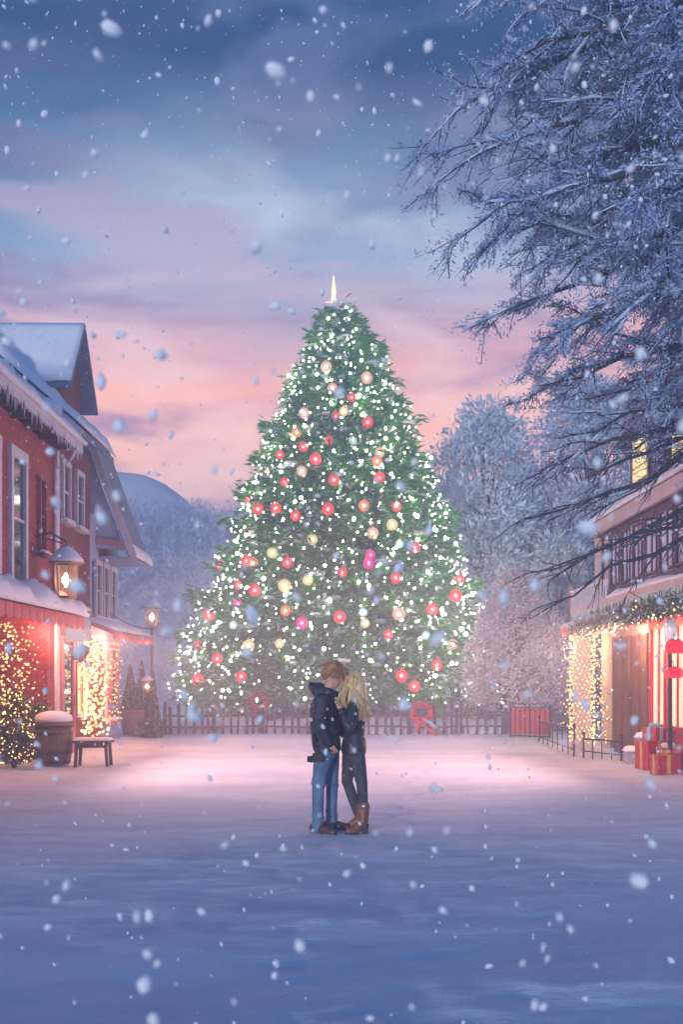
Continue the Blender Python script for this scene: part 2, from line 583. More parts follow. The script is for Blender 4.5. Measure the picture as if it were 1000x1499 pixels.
def light_string(pts, name, label, group, mat_names=('bulb_warm',), rad=(0.012, 0.02), wire_r=0.004):
    """A string of fairy lights: a thin wire through its bulbs."""
    e = empty(name, pts[0], label, 'string lights', group)
    w = MB()
    w.tube(pts, wire_r, 'iron', 3, cap=False)
    w.build('wire', e)
    P = np.array([tuple(p) for p in pts])
    bulbs_obj(P, rng.uniform(rad[0], rad[1], len(P)), mat_names, rng.integers(0, len(mat_names), len(P)), e)
    return e


def lamp(name, loc, power, color, radius=0.08):
    d = bpy.data.lights.new(name, 'POINT')
    d.energy = power
    d.color = color
    d.shadow_soft_size = radius
    o = bpy.data.objects.new(name, d)
    o.location = loc
    COL.objects.link(o)
    return o


WARM = (1.0, 0.50, 0.30)
PINK = (1.0, 0.52, 0.47)


# ------------------------------------------------------------------ world, sun, haze
def make_world():
    w = bpy.data.worlds.new('World')
    scene.world = w
    w.use_nodes = True
    nt = w.node_tree
    N, L = nt.nodes, nt.links
    bg = N['Background']
    tc = N.new('ShaderNodeTexCoord')
    sep = N.new('ShaderNodeSeparateXYZ')
    L.new(tc.outputs['Generated'], sep.inputs[0])

    def ramp(stops, src):
        r = N.new('ShaderNodeValToRGB')
        els = r.color_ramp.elements
        while len(els) < len(stops): els.new(0.5)
        for e, (p, c) in zip(els, stops):
            e.position = p
            e.color = (*c, 1)
        L.new(src, r.inputs[0])
        return r.outputs[0]

    def math_(op, a, b, cl=False):
        n = N.new('ShaderNodeMath')
        n.operation = op
        n.use_clamp = cl
        for i, x in enumerate((a, b)):
            if x is None: continue
            if isinstance(x, (int, float)): n.inputs[i].default_value = x
            else: L.new(x, n.inputs[i])
        return n.outputs[0]

    def mix(f, a, b, mode='MIX'):
        n = N.new('ShaderNodeMixRGB')
        n.blend_type = mode
        for i, x in enumerate((f, a, b)):
            if isinstance(x, (int, float)): n.inputs[i].default_value = x
            elif isinstance(x, tuple): n.inputs[i].default_value = (*x, 1)
            else: L.new(x, n.inputs[i])
        return n.outputs[0]

    # wind-drawn distortion of the elevation so the bands are not ruled lines
    mp = N.new('ShaderNodeMapping')
    mp.inputs['Scale'].default_value = (1.6, 1.6, 9.0)
    mp.inputs['Rotation'].default_value = (0, R(4), 0)
    L.new(tc.outputs['Generated'], mp.inputs[0])
    n1 = N.new('ShaderNodeTexNoise')
    n1.inputs['Scale'].default_value = 1.9
    n1.inputs['Detail'].default_value = 6
    n1.inputs['Roughness'].default_value = 0.52
    n1.inputs['Distortion'].default_value = 0.5
    L.new(mp.outputs[0], n1.inputs['Vector'])
    zz = math_('ADD', sep.outputs['Z'], math_('MULTIPLY', math_('SUBTRACT', n1.outputs['Fac'], 0.5), 0.12))
    front = ramp([(0.0, (0.95, 0.70, 0.80)), (0.14, (1.3, 0.85, 0.85)), (0.20, (1.7, 0.88, 0.66)), (0.25, (1.5, 0.66, 0.52)),
                  (0.31, (0.90, 0.54, 0.62)), (0.37, (0.27, 0.42, 0.66)), (0.44, (0.06, 0.20, 0.40)), (0.52, (0.004, 0.062, 0.19)), (0.64, (0.004, 0.080, 0.26)), (0.82, (0.006, 0.092, 0.31)), (1.0, (0.006, 0.092, 0.32))], zz)
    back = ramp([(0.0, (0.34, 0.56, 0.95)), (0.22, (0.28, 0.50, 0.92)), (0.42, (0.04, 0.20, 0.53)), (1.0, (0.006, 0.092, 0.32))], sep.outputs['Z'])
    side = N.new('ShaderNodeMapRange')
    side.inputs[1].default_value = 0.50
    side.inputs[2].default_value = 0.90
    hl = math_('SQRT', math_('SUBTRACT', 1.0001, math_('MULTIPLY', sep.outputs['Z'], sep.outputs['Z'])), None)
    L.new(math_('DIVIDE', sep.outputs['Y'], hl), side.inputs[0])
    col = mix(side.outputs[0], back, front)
    # purple cloud bars and pale cloud heads
    n2 = N.new('ShaderNodeTexNoise')
    n2.inputs['Scale'].default_value = 1.5
    n2.inputs['Detail'].default_value = 7
    n2.inputs['Roughness'].default_value = 0.55
    n2.inputs['Distortion'].default_value = 0.6
    mp2 = N.new('ShaderNodeMapping')
    mp2.inputs['Scale'].default_value = (2.0, 2.0, 11.0)
    mp2.inputs['Location'].default_value = (3.7, 0.3, 1.9)
    L.new(tc.outputs['Generated'], mp2.inputs[0])
    L.new(mp2.outputs[0], n2.inputs['Vector'])
    bar = N.new('ShaderNodeMapRange')
    bar.inputs[1].default_value = 0.47
    bar.inputs[2].default_value = 0.62
    L.new(n2.outputs['Fac'], bar.inputs[0])
    low = ramp([(0.0, (0.80, 0.55, 0.65)), (0.25, (0.62, 0.33, 0.52)), (0.40, (0.20, 0.20, 0.42)), (0.52, (0.03, 0.085, 0.20)), (1, (0.03, 0.09, 0.25))], sep.outputs['Z'])
    col = mix(math_('MULTIPLY', bar.outputs[0], math_('MULTIPLY', side.outputs[0], 0.9)), col, low)
    n3 = N.new('ShaderNodeTexNoise')
    n3.inputs['Scale'].default_value = 3.4
    n3.inputs['Detail'].default_value = 7
    n3.inputs['Roughness'].default_value = 0.5
    mp3 = N.new('ShaderNodeMapping')
    mp3.inputs['Scale'].default_value = (1.3, 1.3, 2.6)
    mp3.inputs['Location'].default_value = (0.4, 5.3, 0.2)
    L.new(tc.outputs['Generated'], mp3.inputs[0])
    L.new(mp3.outputs[0], n3.inputs['Vector'])
    head = N.new('ShaderNodeMapRange')
    head.inputs[1].default_value = 0.46
    head.inputs[2].default_value = 0.62
    L.new(n3.outputs['Fac'], head.inputs[0])
    # pale cloud sits around the middle of the western sky
    cz = math_('SUBTRACT', 1.0, math_('MULTIPLY', math_('ABSOLUTE', math_('SUBTRACT', sep.outputs['Z'], 0.40), None), 9.0), True)
    cx = math_('SUBTRACT', 1.0, math_('MULTIPLY', math_('ABSOLUTE', sep.outputs['X'], None), 3.2), True)
    patch = math_('MULTIPLY', cz, cx, True)
    patch = math_('MULTIPLY', patch, math_('GREATER_THAN', sep.outputs['Y'], 0.0))
    hf = math_('MULTIPLY', math_('ADD', math_('MULTIPLY', head.outputs[0], 0.75), 0.25), patch, True)
    col = mix(hf, col, (0.80, 0.88, 1.02))
    # broken rosy cloud tatters over the whole western sky
    n4 = N.new('ShaderNodeTexNoise')
    n4.inputs['Scale'].default_value = 4.2
    n4.inputs['Detail'].default_value = 8
    n4.inputs['Distortion'].default_value = 0.9
    mp4 = N.new('ShaderNodeMapping')
    mp4.inputs['Scale'].default_value = (1.2, 1.2, 3.4)
    mp4.inputs['Location'].default_value = (7.1, 2.2, 0.7)
    L.new(tc.outputs['Generated'], mp4.inputs[0])
    L.new(mp4.outputs[0], n4.inputs['Vector'])
    ta = N.new('ShaderNodeMapRange')
    ta.inputs[1].default_value = 0.50
    ta.inputs[2].default_value = 0.63
    L.new(n4.outputs['Fac'], ta.inputs[0])
    rosy = ramp([(0.0, (1.3, 0.9, 0.9)), (0.24, (1.6, 0.95, 0.80)), (0.36, (0.66, 0.55, 0.72)), (0.50, (0.11, 0.18, 0.36)), (0.60, (0.03, 0.11, 0.30)), (1, (0.02, 0.105, 0.34))], sep.outputs['Z'])
    col = mix(math_('MULTIPLY', ta.outputs[0], math_('MULTIPLY', side.outputs[0], 0.8)), col, rosy)
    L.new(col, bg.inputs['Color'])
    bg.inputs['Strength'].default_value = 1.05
    w.cycles.sampling_method = 'MANUAL'
    w.cycles.sample_map_resolution = 1024


make_world()

SUN_AZ, SUN_EL = R(-160), R(1.7)       # low, behind the viewer and a little to the left
sd = bpy.data.lights.new('sun', 'SUN')
sd.energy = 2.5
sd.angle = R(4.0)
sd.color = (1.0, 0.95, 0.93)
so = bpy.data.objects.new('sun', sd)
to_sun = Vector((math.sin(SUN_AZ) * math.cos(SUN_EL), math.cos(SUN_AZ) * math.cos(SUN_EL), math.sin(SUN_EL)))
so.rotation_euler = to_sun.to_track_quat('Z', 'Y').to_euler()
so.location = (-5, -14, 6)
COL.objects.link(so)


def make_haze():
    mb = MB()
    m = bpy.data.materials.new('haze_air')
    m.use_nodes = True
    nt = m.node_tree
    nt.nodes.clear()
    out = nt.nodes.new('ShaderNodeOutputMaterial')
    v = nt.nodes.new('ShaderNodeVolumePrincipled')
    v.inputs['Color'].default_value = (0.80, 0.87, 1.0, 1)
    v.inputs['Density'].default_value = HAZE
    v.inputs['Anisotropy'].default_value = 0.35
    nt.links.new(v.outputs[0], out.inputs['Volume'])
    MATS['haze_air'] = m
    mb.box(-62, 62, -12, 100, -2.0, 16.6, 'haze_air')
    o = mb.build('haze')
    tag(o, 'pale winter mist hanging over the whole street', 'haze', None, 'stuff')


HAZE = 0.0112
make_haze()


def ground_mist():
    m = bpy.data.materials.new('drifting_snow_mist')
    m.use_nodes = True
    nt = m.node_tree
    nt.nodes.clear()
    out = nt.nodes.new('ShaderNodeOutputMaterial')
    v = nt.nodes.new('ShaderNodeVolumePrincipled')
    v.inputs['Color'].default_value = (0.93, 0.94, 0.97, 1)
    v.inputs['Density'].default_value = 0.022
    v.inputs['Anisotropy'].default_value = 0.0
    nt.links.new(v.outputs[0], out.inputs['Volume'])
    MATS['drifting_snow_mist'] = m
    mb = MB()
    mb.ball((0, 33.5, 0.2), 1, 'drifting_snow_mist', 3, (17, 9.5, 5.6))
    o = mb.build('mist', smooth=True)
    tag(o, 'low drifting snow mist round the foot of the Christmas tree', 'mist', None, 'stuff')


ground_mist()


# ------------------------------------------------------------------ ground
PRINTS = [(.62 + .05 * k + (.10 if k % 2 else -.10) + .04 * math.sin(k * 1.7), 10.9 + .48 * k) for k in range(1, 20)]


def ground_z(x, y):
    z = 0.0
    z += 0.035 * mnoise.noise(Vector((x * 0.35, y * 0.35, 1.3))) + 0.02 * mnoise.noise(Vector((x * 0.9, y * 1.6, 4.3)))
    n = mnoise.noise(Vector((x * 2.2, y * 3.4, 7.7)))
    z += 0.014 * n
    tram = max(0.0, 1 - abs(x + .25 * math.sin(y * .35)) / 3.4)          # trampled middle of the street
    if 2 < y < 27:
        z += tram * (0.026 * mnoise.noise(Vector((x * 4.6, y * 4.2, 2.2))) - .04 * max(0.0, mnoise.noise(Vector((x * 3.1 + 9, y * 2.6, 5.5))) - .15))
        z += .011 * mnoise.noise(Vector((x * .8, y * 6.0, 8.2))) + .006 * mnoise.noise(Vector((x * 2.0, y * 13.0, 1.2)))
    for fx, fy in PRINTS:
        d = ((x - fx) / .075) ** 2 + ((y - fy) / .15) ** 2
        if d < 6: z += -.045 * math.exp(-d) + .012 * math.exp(-(math.sqrt(d) - 1.7) ** 2 * 3)
    # drifts along the house fronts and behind the fence
    dx = max(0.0, abs(x) - 4.7)
    if y < 27: z += 0.16 * min(1, dx / 0.9) ** 2 * min(1.0, max(0.0, (y - 13) / 3)) * 0.35
    if y > 28: z += 0.35 * min(1, (y - 28) / 4)
    # a trodden, shallow trough runs from the lower right towards the street
    t = (x - 2.6) * 0.35 - (y - 6.2) * 0.95
    z += 0.07 / (1 + math.exp(-t * 5)) if y < 12 else 0.0
    k = 1 - math.exp(-((x / 1.3) ** 2 + ((y - 10.5) / .9) ** 2))
    return z * k + .012 * (1 - k)


def make_ground():
    xs = sorted(set([-60, -50, -40, -30, -20, -14] + [round(-10 + 0.125 * i, 3) for i in range(40)] + [round(-5 + 0.06 * i, 3) for i in range(168)] + [round(5.08 + 0.125 * i, 3) for i in range(40)] + [14, 20, 30, 40, 50, 60]))
    ys = sorted(set([-11, -6, -3, 0] + [round(2 + 0.055 * i, 3) for i in range(200)] + [round(13 + 0.11 * i, 3) for i in range(150)] + [31, 33, 36, 40, 48, 60, 80, 99]))
    nx, ny = len(xs), len(ys)
    vs = [(x, y, ground_z(x, y)) for y in ys for x in xs]
    fs = [(j * nx + i, j * nx + i + 1, (j + 1) * nx + i + 1, (j + 1) * nx + i) for j in range(ny - 1) for i in range(nx - 1)]
    mb = MB()
    mb.add(vs, fs, 'ground_snow')
    o = mb.build('ground', smooth=True)
    tag(o, 'snow covered village street and square', None, None, 'structure')


make_ground()


# ------------------------------------------------------------------ hills and far wood
def hill_h(x, y):
    """height of the wooded slope behind the square."""
    t = min(1, max(0, (y - 40) / 30))
    s = t * t * (3 - 2 * t)
    top = 11.2 + 1.2 * mnoise.noise(Vector((x * 0.03, y * 0.03, 2))) - 0.03 * (x + 15) + .7 * mnoise.noise(Vector((x * 0.11, y * 0.11, 5)))
    return s * top


def make_hills():
    mb = MB()
    xs = np.linspace(-58, 58, 76)
    ys = np.linspace(40, 74, 40)
    vs = [(x, y, hill_h(x, y) - 0.05) for y in ys for x in xs]
    nx = len(xs)
    fs = [(j * nx + i, j * nx + i + 1, (j + 1) * nx + i + 1, (j + 1) * nx + i) for j in range(len(ys) - 1) for i in range(nx - 1)]
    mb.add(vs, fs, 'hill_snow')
    tag(mb.build('hill', smooth=True), 'snowy wooded slope beyond the square', None, None, 'structure')
    mb = MB()
    vs = []
    xs = np.linspace(-58, 58, 110)
    ys = np.linspace(74, 98, 16)
    for y in ys:
        for x in xs:
            t = (y - 74) / 24
            prof = 7.4 / (1 + math.exp((x + 12.2) / 1.7)) + 13.0 - .05 * abs(x + 20)
            prof += 0.35 * mnoise.noise(Vector((x * 0.16, y * 0.05, 9))) + .12 * mnoise.noise(Vector((x * .7, y * .3, 4)))
            vs.append((x, y, prof * math.sin(min(1, t * 1.5) * PI / 2) - 1 if t > 0 else -1))
    nx = len(xs)
    fs = [(j * nx + i, j * nx + i + 1, (j + 1) * nx + i + 1, (j + 1) * nx + i) for j in range(len(ys) - 1) for i in range(nx - 1)]
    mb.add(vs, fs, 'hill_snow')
    tag(mb.build('mountain', smooth=True), 'round blue mountain behind the wood', None, None, 'structure')
    # the far wood: many rough frosted crowns read as one mass
    P, D, Ln, Wd = [], [], [], []
    for k in range(2300):
        y = 40.5 + 32 * random.random() ** 0.8
        x = random.uniform(-0.36, 0.40) * y
        z = hill_h(x, y)
        r = random.uniform(0.5, 1.1)
        hgt = random.uniform(1.1, 2.5)
        for j in range(46):
            v = Vector((random.gauss(0, 1), random.gauss(0, 1), random.gauss(0, 1))).normalized()
            q = random.random() ** 0.4
            P.append((x + v.x * r * q, y + v.y * r * q, z + hgt * 0.5 + v.z * hgt * 0.55 * q))
            D.append((v.x + random.gauss(0, .4), v.y + random.gauss(0, .4), v.z + 0.3 + random.gauss(0, .4)))
            Ln.append(random.uniform(0.16, 0.42))
            Wd.append(random.uniform(0.05, 0.14))
    n = len(P)
    mi = (rng.random(n) < 0.14).astype(int)  # a share of pink blades paints sunlit tips into the wood
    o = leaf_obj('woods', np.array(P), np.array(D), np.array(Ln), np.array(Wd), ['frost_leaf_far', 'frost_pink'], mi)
    tag(o, 'frosted wood covering the slope behind the square', 'wood', None, 'stuff')


make_hills()


# ------------------------------------------------------------------ left side houses
LX = -5.56


def red_house():
    e = empty('red_house', (LX, 18, 0), 'bright red boarded shop house with snowy awning and tall white framed windows beside the barrel', 'house')
    w = MB()
    w.box(-12, LX, 9, 20, 2.75, 6.0, 'red_board')
    w.box(-12, -6.5, 9, 20, 0, 2.75, 'red_board')
    w.box(-6.5, LX, 19.35, 20, 0, 2.75, 'red_board')
    w.prism([(-12, 9.02, 6.0), (LX, 9.02, 6.0), (-8.9, 9.02, 7.5)], (0, 10.96, 0), 'red_board')
    w.build('wall', e)
    # roof
    r = MB()
    ex, ez, rx, rz = -5.12, 6.02, -8.9, 7.75
    r.prism([(ex, 8.8, ez), (ex, 8.8, ez + .14), (rx, 8.8, rz + .14), (rx, 8.8, rz)], (0, 11.35, 0), 'soffit_wood')
    r.prism([(-12.7, 8.8, ez), (rx, 8.8, rz), (rx, 8.8, rz + .14), (-12.7, 8.8, ez + .14)], (0, 11.35, 0), 'soffit_wood')
    for y in np.arange(9.2, 20.1, 0.8):
        r.bar((LX + .001, y, 5.98), (ex + .03, y, 5.98), 0.07, 0.09, 'soffit_wood')
    ro = r.build('roof', e)
    snow_slab('snow_cover', (ex + .09, 8.75, ez + .10), (ex + .09, 20.2, ez + .10), (rx, 20.2, rz + .16), (rx, 8.75, rz + .16), 0.27, ro, 60, 12, 0.5)
    fa = MB()
    fa.box(ex - .02, ex + .03, 8.8, 20.16, ez - .06, ez + .12, 'white_trim')
    fa.build('fascia', ro)
    ic = MB()
    y = 12.0
    while y < 20.1:
        l = random.uniform(.05, .26)
        ic.tube([(ex + .01, y, ez - .05), (ex + .012, y, ez - .05 - l * .5), (ex + .01, y, ez - .05 - l)], [.017, .011, .002], 'ice', 5)
        y += random.uniform(.06, .2)
    ic.build('icicles', ro, smooth=True)['kind'] = 'stuff'
    dp = MB()
    dp.tube([(ex, 19.72, ez - .05), (ex - .1, 19.72, ez - .25), (LX + .05, 19.72, ez - .45), (LX + .05, 19.72, 3.0)], .035, 'white_trim', 8)
    dp.build('downpipe', e)
    # corner board
    c = MB()
    c.box(LX, LX + .05, 19.82, 20.02, 0, 5.98, 'white_trim')
    c.build('corner_board', e)
    for y0 in (17.15, 15.75):
        window(e, LX, 1, y0, y0 + .66, 3.25, 5.3, nz=2, fw=0.12)
    window(e, LX, 1, 18.72, 19.02, 3.9, 5.2, nz=2, fw=.05, frame='red_board')
    # recessed shop front, lit from inside
    window(e, -6.5, 1, 18.2, 19.0, .75, 2.4, frame='red_paint', pane='lit_yellow', nx=3, nz=2, sill=False)
    window(e, -6.5, 1, 16.6, 17.8, .75, 2.4, frame='red_paint', pane='lit_pink', nx=3, nz=2, sill=False)
    window(e, -6.5, 1, 14.8, 16.2, .75, 2.4, frame='red_paint', pane='lit_yellow', nx=3, nz=2, sill=False)
    # snow laden awning along the front
    a = MB()
    a.prism([(LX, 13, 3.02), (LX, 13, 2.92), (-4.95, 13, 2.62), (-4.95, 13, 2.72)], (0, 6.7, 0), 'awning_red')
    for k in range(17):
        y = 13.05 + k * .39
        a.prism([(-4.94, y, 2.69), (-4.94, y + .36, 2.69), (-4.94, y + .36, 2.52), (-4.94, y + .18, 2.46), (-4.94, y, 2.52)], (.018, 0, 0), 'awning_red')
    ao = a.build('awning', e)
    snow_slab('awning_snow', (-4.9, 12.95, 2.735), (-4.9, 19.78, 2.735), (LX + .01, 19.75, 3.04), (LX + .01, 12.95, 3.04), 0.24, ao, 44, 8, 0.9, seed=4)
    return e


red_house()


def dark_red_house():
    e = empty('gabled_red_house', (LX, 21.3, 0), 'dark red gabled house with blue snowy dormer roof beside the grey house', 'house')
    w = MB()
    w.box(-12, LX, 20.03, 22.6, 0, 6.3, 'dark_red_board')
    w.prism([(-11.6, 20.03, 6.3), (LX, 20.03, 6.3), (-8.6, 20.03, 9.2)], (0, 2.55, 0), 'dark_red_board')
    w.build('wall', e)
    r = MB()
    ex, ez, rx, rz = -5.06, 6.28, -8.6, 9.36
    r.prism([(ex, 19.8, ez), (ex, 19.8, ez + .14), (rx, 19.8, rz + .14), (rx, 19.8, rz)], (0, 2.95, 0), 'blue_roof')
    r.prism([(-12.2, 19.8, ez), (rx, 19.8, rz), (rx, 19.8, rz + .14), (-12.2, 19.8, ez + .14)], (0, 2.95, 0), 'blue_roof')
    ro = r.build('roof', e)
    snow_slab('snow_cover', (ex + .05, 19.78, ez + .15), (ex + .05, 22.75, ez + .15), (rx, 22.75, rz + .15), (rx, 19.78, rz + .15), .15, ro, 20, 20, 0.9, seed=9)
    # broken snow still clinging to the rake
    s = MB()
    for k in range(9):
        t = .16 + k * .035
        p = Vector((ex, 19.86, ez)).lerp(Vector((rx, 19.86, rz)), t)
        s.ball(p + Vector((0, -.06, -.06 - .13 * math.sin(k / 8 * PI))), random.uniform(.14, .24), 'snow', 2, (1, .6, .9), .1)
    s.build('hanging_snow', ro, smooth=True)
    b = MB()
    b.bar((ex + .02, 19.78, ez - .02), (rx, 19.78, rz - .02), .05, .2, 'white_trim')
    b.build('rake_board', ro)
    # dormer: ridge along X, its gable faces the street
    d = MB()
    d.prism([(-5.72, 20.85, 6.6), (-5.72, 22.45, 6.6), (-5.72, 22.45, 7.75), (-5.72, 21.65, 8.85), (-5.72, 20.85, 7.75)], (-3.2, 0, 0), 'dark_red_board')
    do = d.build('dormer', e)
    q = MB()
    x0, x1 = -9.2, -5.42
    for sgn in (-1, 1):
        ya, yb = 21.65, 21.65 + sgn * 1.12
        q.prism([(x0, ya, 9.02), (x0, yb, 7.48), (x0, yb, 7.38), (x0, ya, 8.92)], (x1 - x0, 0, 0), 'blue_roof')
    q.build('dormer_roof', do)
    snow_slab('dormer_snow', (x0, 20.5, 7.5), (x1, 20.5, 7.5), (x1, 21.62, 9.03), (x0, 21.62, 9.03), .07, do, 30, 10, .8, seed=2, mname='snow')
    window(e, LX, 1, 20.28, 20.72, 4.75, 5.8, nz=2)
    window(e, LX, 1, 21.35, 21.8, 4.75, 5.8, nz=2)
    # shop door and lower window
    dr = MB()
    dr.box(LX, LX + .05, 20.2, 20.95, 0.05, 2.3, 'dark_glass')
    for y in (20.12, 20.95):
        dr.box(LX, LX + .09, y, y + .09, 0, 2.4, 'pink_trim')
    dr.box(LX, LX + .085, 20.21, 20.95, 2.3, 2.4, 'pink_trim')
    dr.box(LX, LX + .075, 20.21, 20.95, .05, .55, 'pink_trim')
    do2 = dr.build('door', e)
    h = MB()
    h.tube([(LX + .05, 20.85, 1.0), (LX + .12, 20.85, 1.0), (LX + .12, 20.85, 1.2)], .014, 'brass')
    h.build('handle', do2)
    window(e, LX, 1, 21.3, 22.3, .8, 2.35, frame='pink_trim', pane='lit_yellow', nx=2, nz=3)
    return e


dark_red_house()


def grey_house():
    e = empty('grey_house', (LX, 24, 0), 'blue grey house with steep overhanging roof and pink scalloped awning behind the planter', 'house')
    w = MB()
    w.box(-11.5, LX - .004, 22.63, 25.5, 0, 5.2, 'blue_board')
    w.box(-11.5, -6.1, 22.63, 25.5, 5.2, 7.0, 'blue_board')
    w.build('wall', e)
    r = MB()
    pts = [(-4.72, 4.32), (-5.75, 7.15), (-7.6, 7.95)]
    for (xa, za), (xb, zb) in zip(pts, pts[1:]):
        r.prism([(xa, 23.15, za), (xb, 23.15, zb), (xb - .04, 23.15, zb - .14), (xa - .11, 23.15, za - .02)], (0, 2.15, 0), 'blue_roof')
    ro = r.build('roof', e)
    snow_slab('eave_snow', (-4.70, 23.1, 4.3), (-4.70, 25.35, 4.3), (-4.80, 25.35, 4.6), (-4.80, 23.1, 4.6), .07, ro, 14, 5, .9, seed=6)
    snow_slab('ridge_snow', (-5.7, 23.1, 7.15), (-5.7, 25.35, 7.15), (-7.6, 25.35, 7.98), (-7.6, 23.1, 7.98), .22, ro, 14, 12, .7, seed=7)
    g = MB()
    g.prism([(LX, 23.22, 4.5), (-4.95, 23.22, 4.45), (-5.82, 23.22, 6.9), (LX - .6, 23.22, 6.9), (LX - .6, 23.22, 4.5)], (0, .12, 0), 'blue_board')
    g.bar((LX - .3, 23.16, 4.75), (-4.86, 23.16, 4.52), .1, .12, 'pink_trim')
    g.bar((-4.70, 23.12, 4.28), (-5.77, 23.12, 7.1), .06, .16, 'white_trim')
    g.build('gable', e)
    c = MB()
    c.box(-5.6, -4.78, 23.4, 25.2, 4.26, 4.32, 'blue_board')
    c.build('soffit', e)
    for y0 in (23.0, 23.75, 24.5):
        window(e, LX, 1, y0, y0 + .42, 2.95, 4.1, frame='white_trim', nz=2, nx=1)
    for y0 in (22.78, 23.5, 24.99):
        s = MB()
        s.box(LX, LX + .05, y0, y0 + .14, 2.9, 4.15, 'blue_roof')
        s.build('shutter', e)
    # lower shop front
    f = MB()
    f.box(LX, LX + .03, 22.66, 23.55, .02, 2.4, 'red_paint')
    f.build('shop_panel', e)
    window(e, LX, 1, 23.7, 24.2, .6, 2.2, frame='pink_trim', pane='lit_pink', nz=3)
    window(e, LX, 1, 24.5, 25.1, .6, 2.2, frame='pink_trim', pane='dark_glass', nz=3)
    a = MB()
    a.prism([(LX, 21.1, 2.85), (LX, 21.1, 2.78), (-4.72, 21.1, 2.46), (-4.72, 21.1, 2.53)], (0, 4.4, 0), 'awning_red')
    for k in range(15):
        y = 21.12 + k * .292
        a.prism([(-4.71, y, 2.52), (-4.71, y + .27, 2.52), (-4.71, y + .27, 2.40), (-4.71, y + .135, 2.34), (-4.71, y, 2.40)], (.015, 0, 0), 'awning_red')
    ao = a.build('awning', e)
    snow_slab('awning_snow', (-4.7, 21.08, 2.54), (-4.7, 25.52, 2.54), (LX + .01, 25.52, 2.86), (LX + .01, 21.08, 2.86), .09, ao, 30, 6, .9, seed=8)
    return e


grey_house()


# ------------------------------------------------------------------ right side inn
RX = 5.72


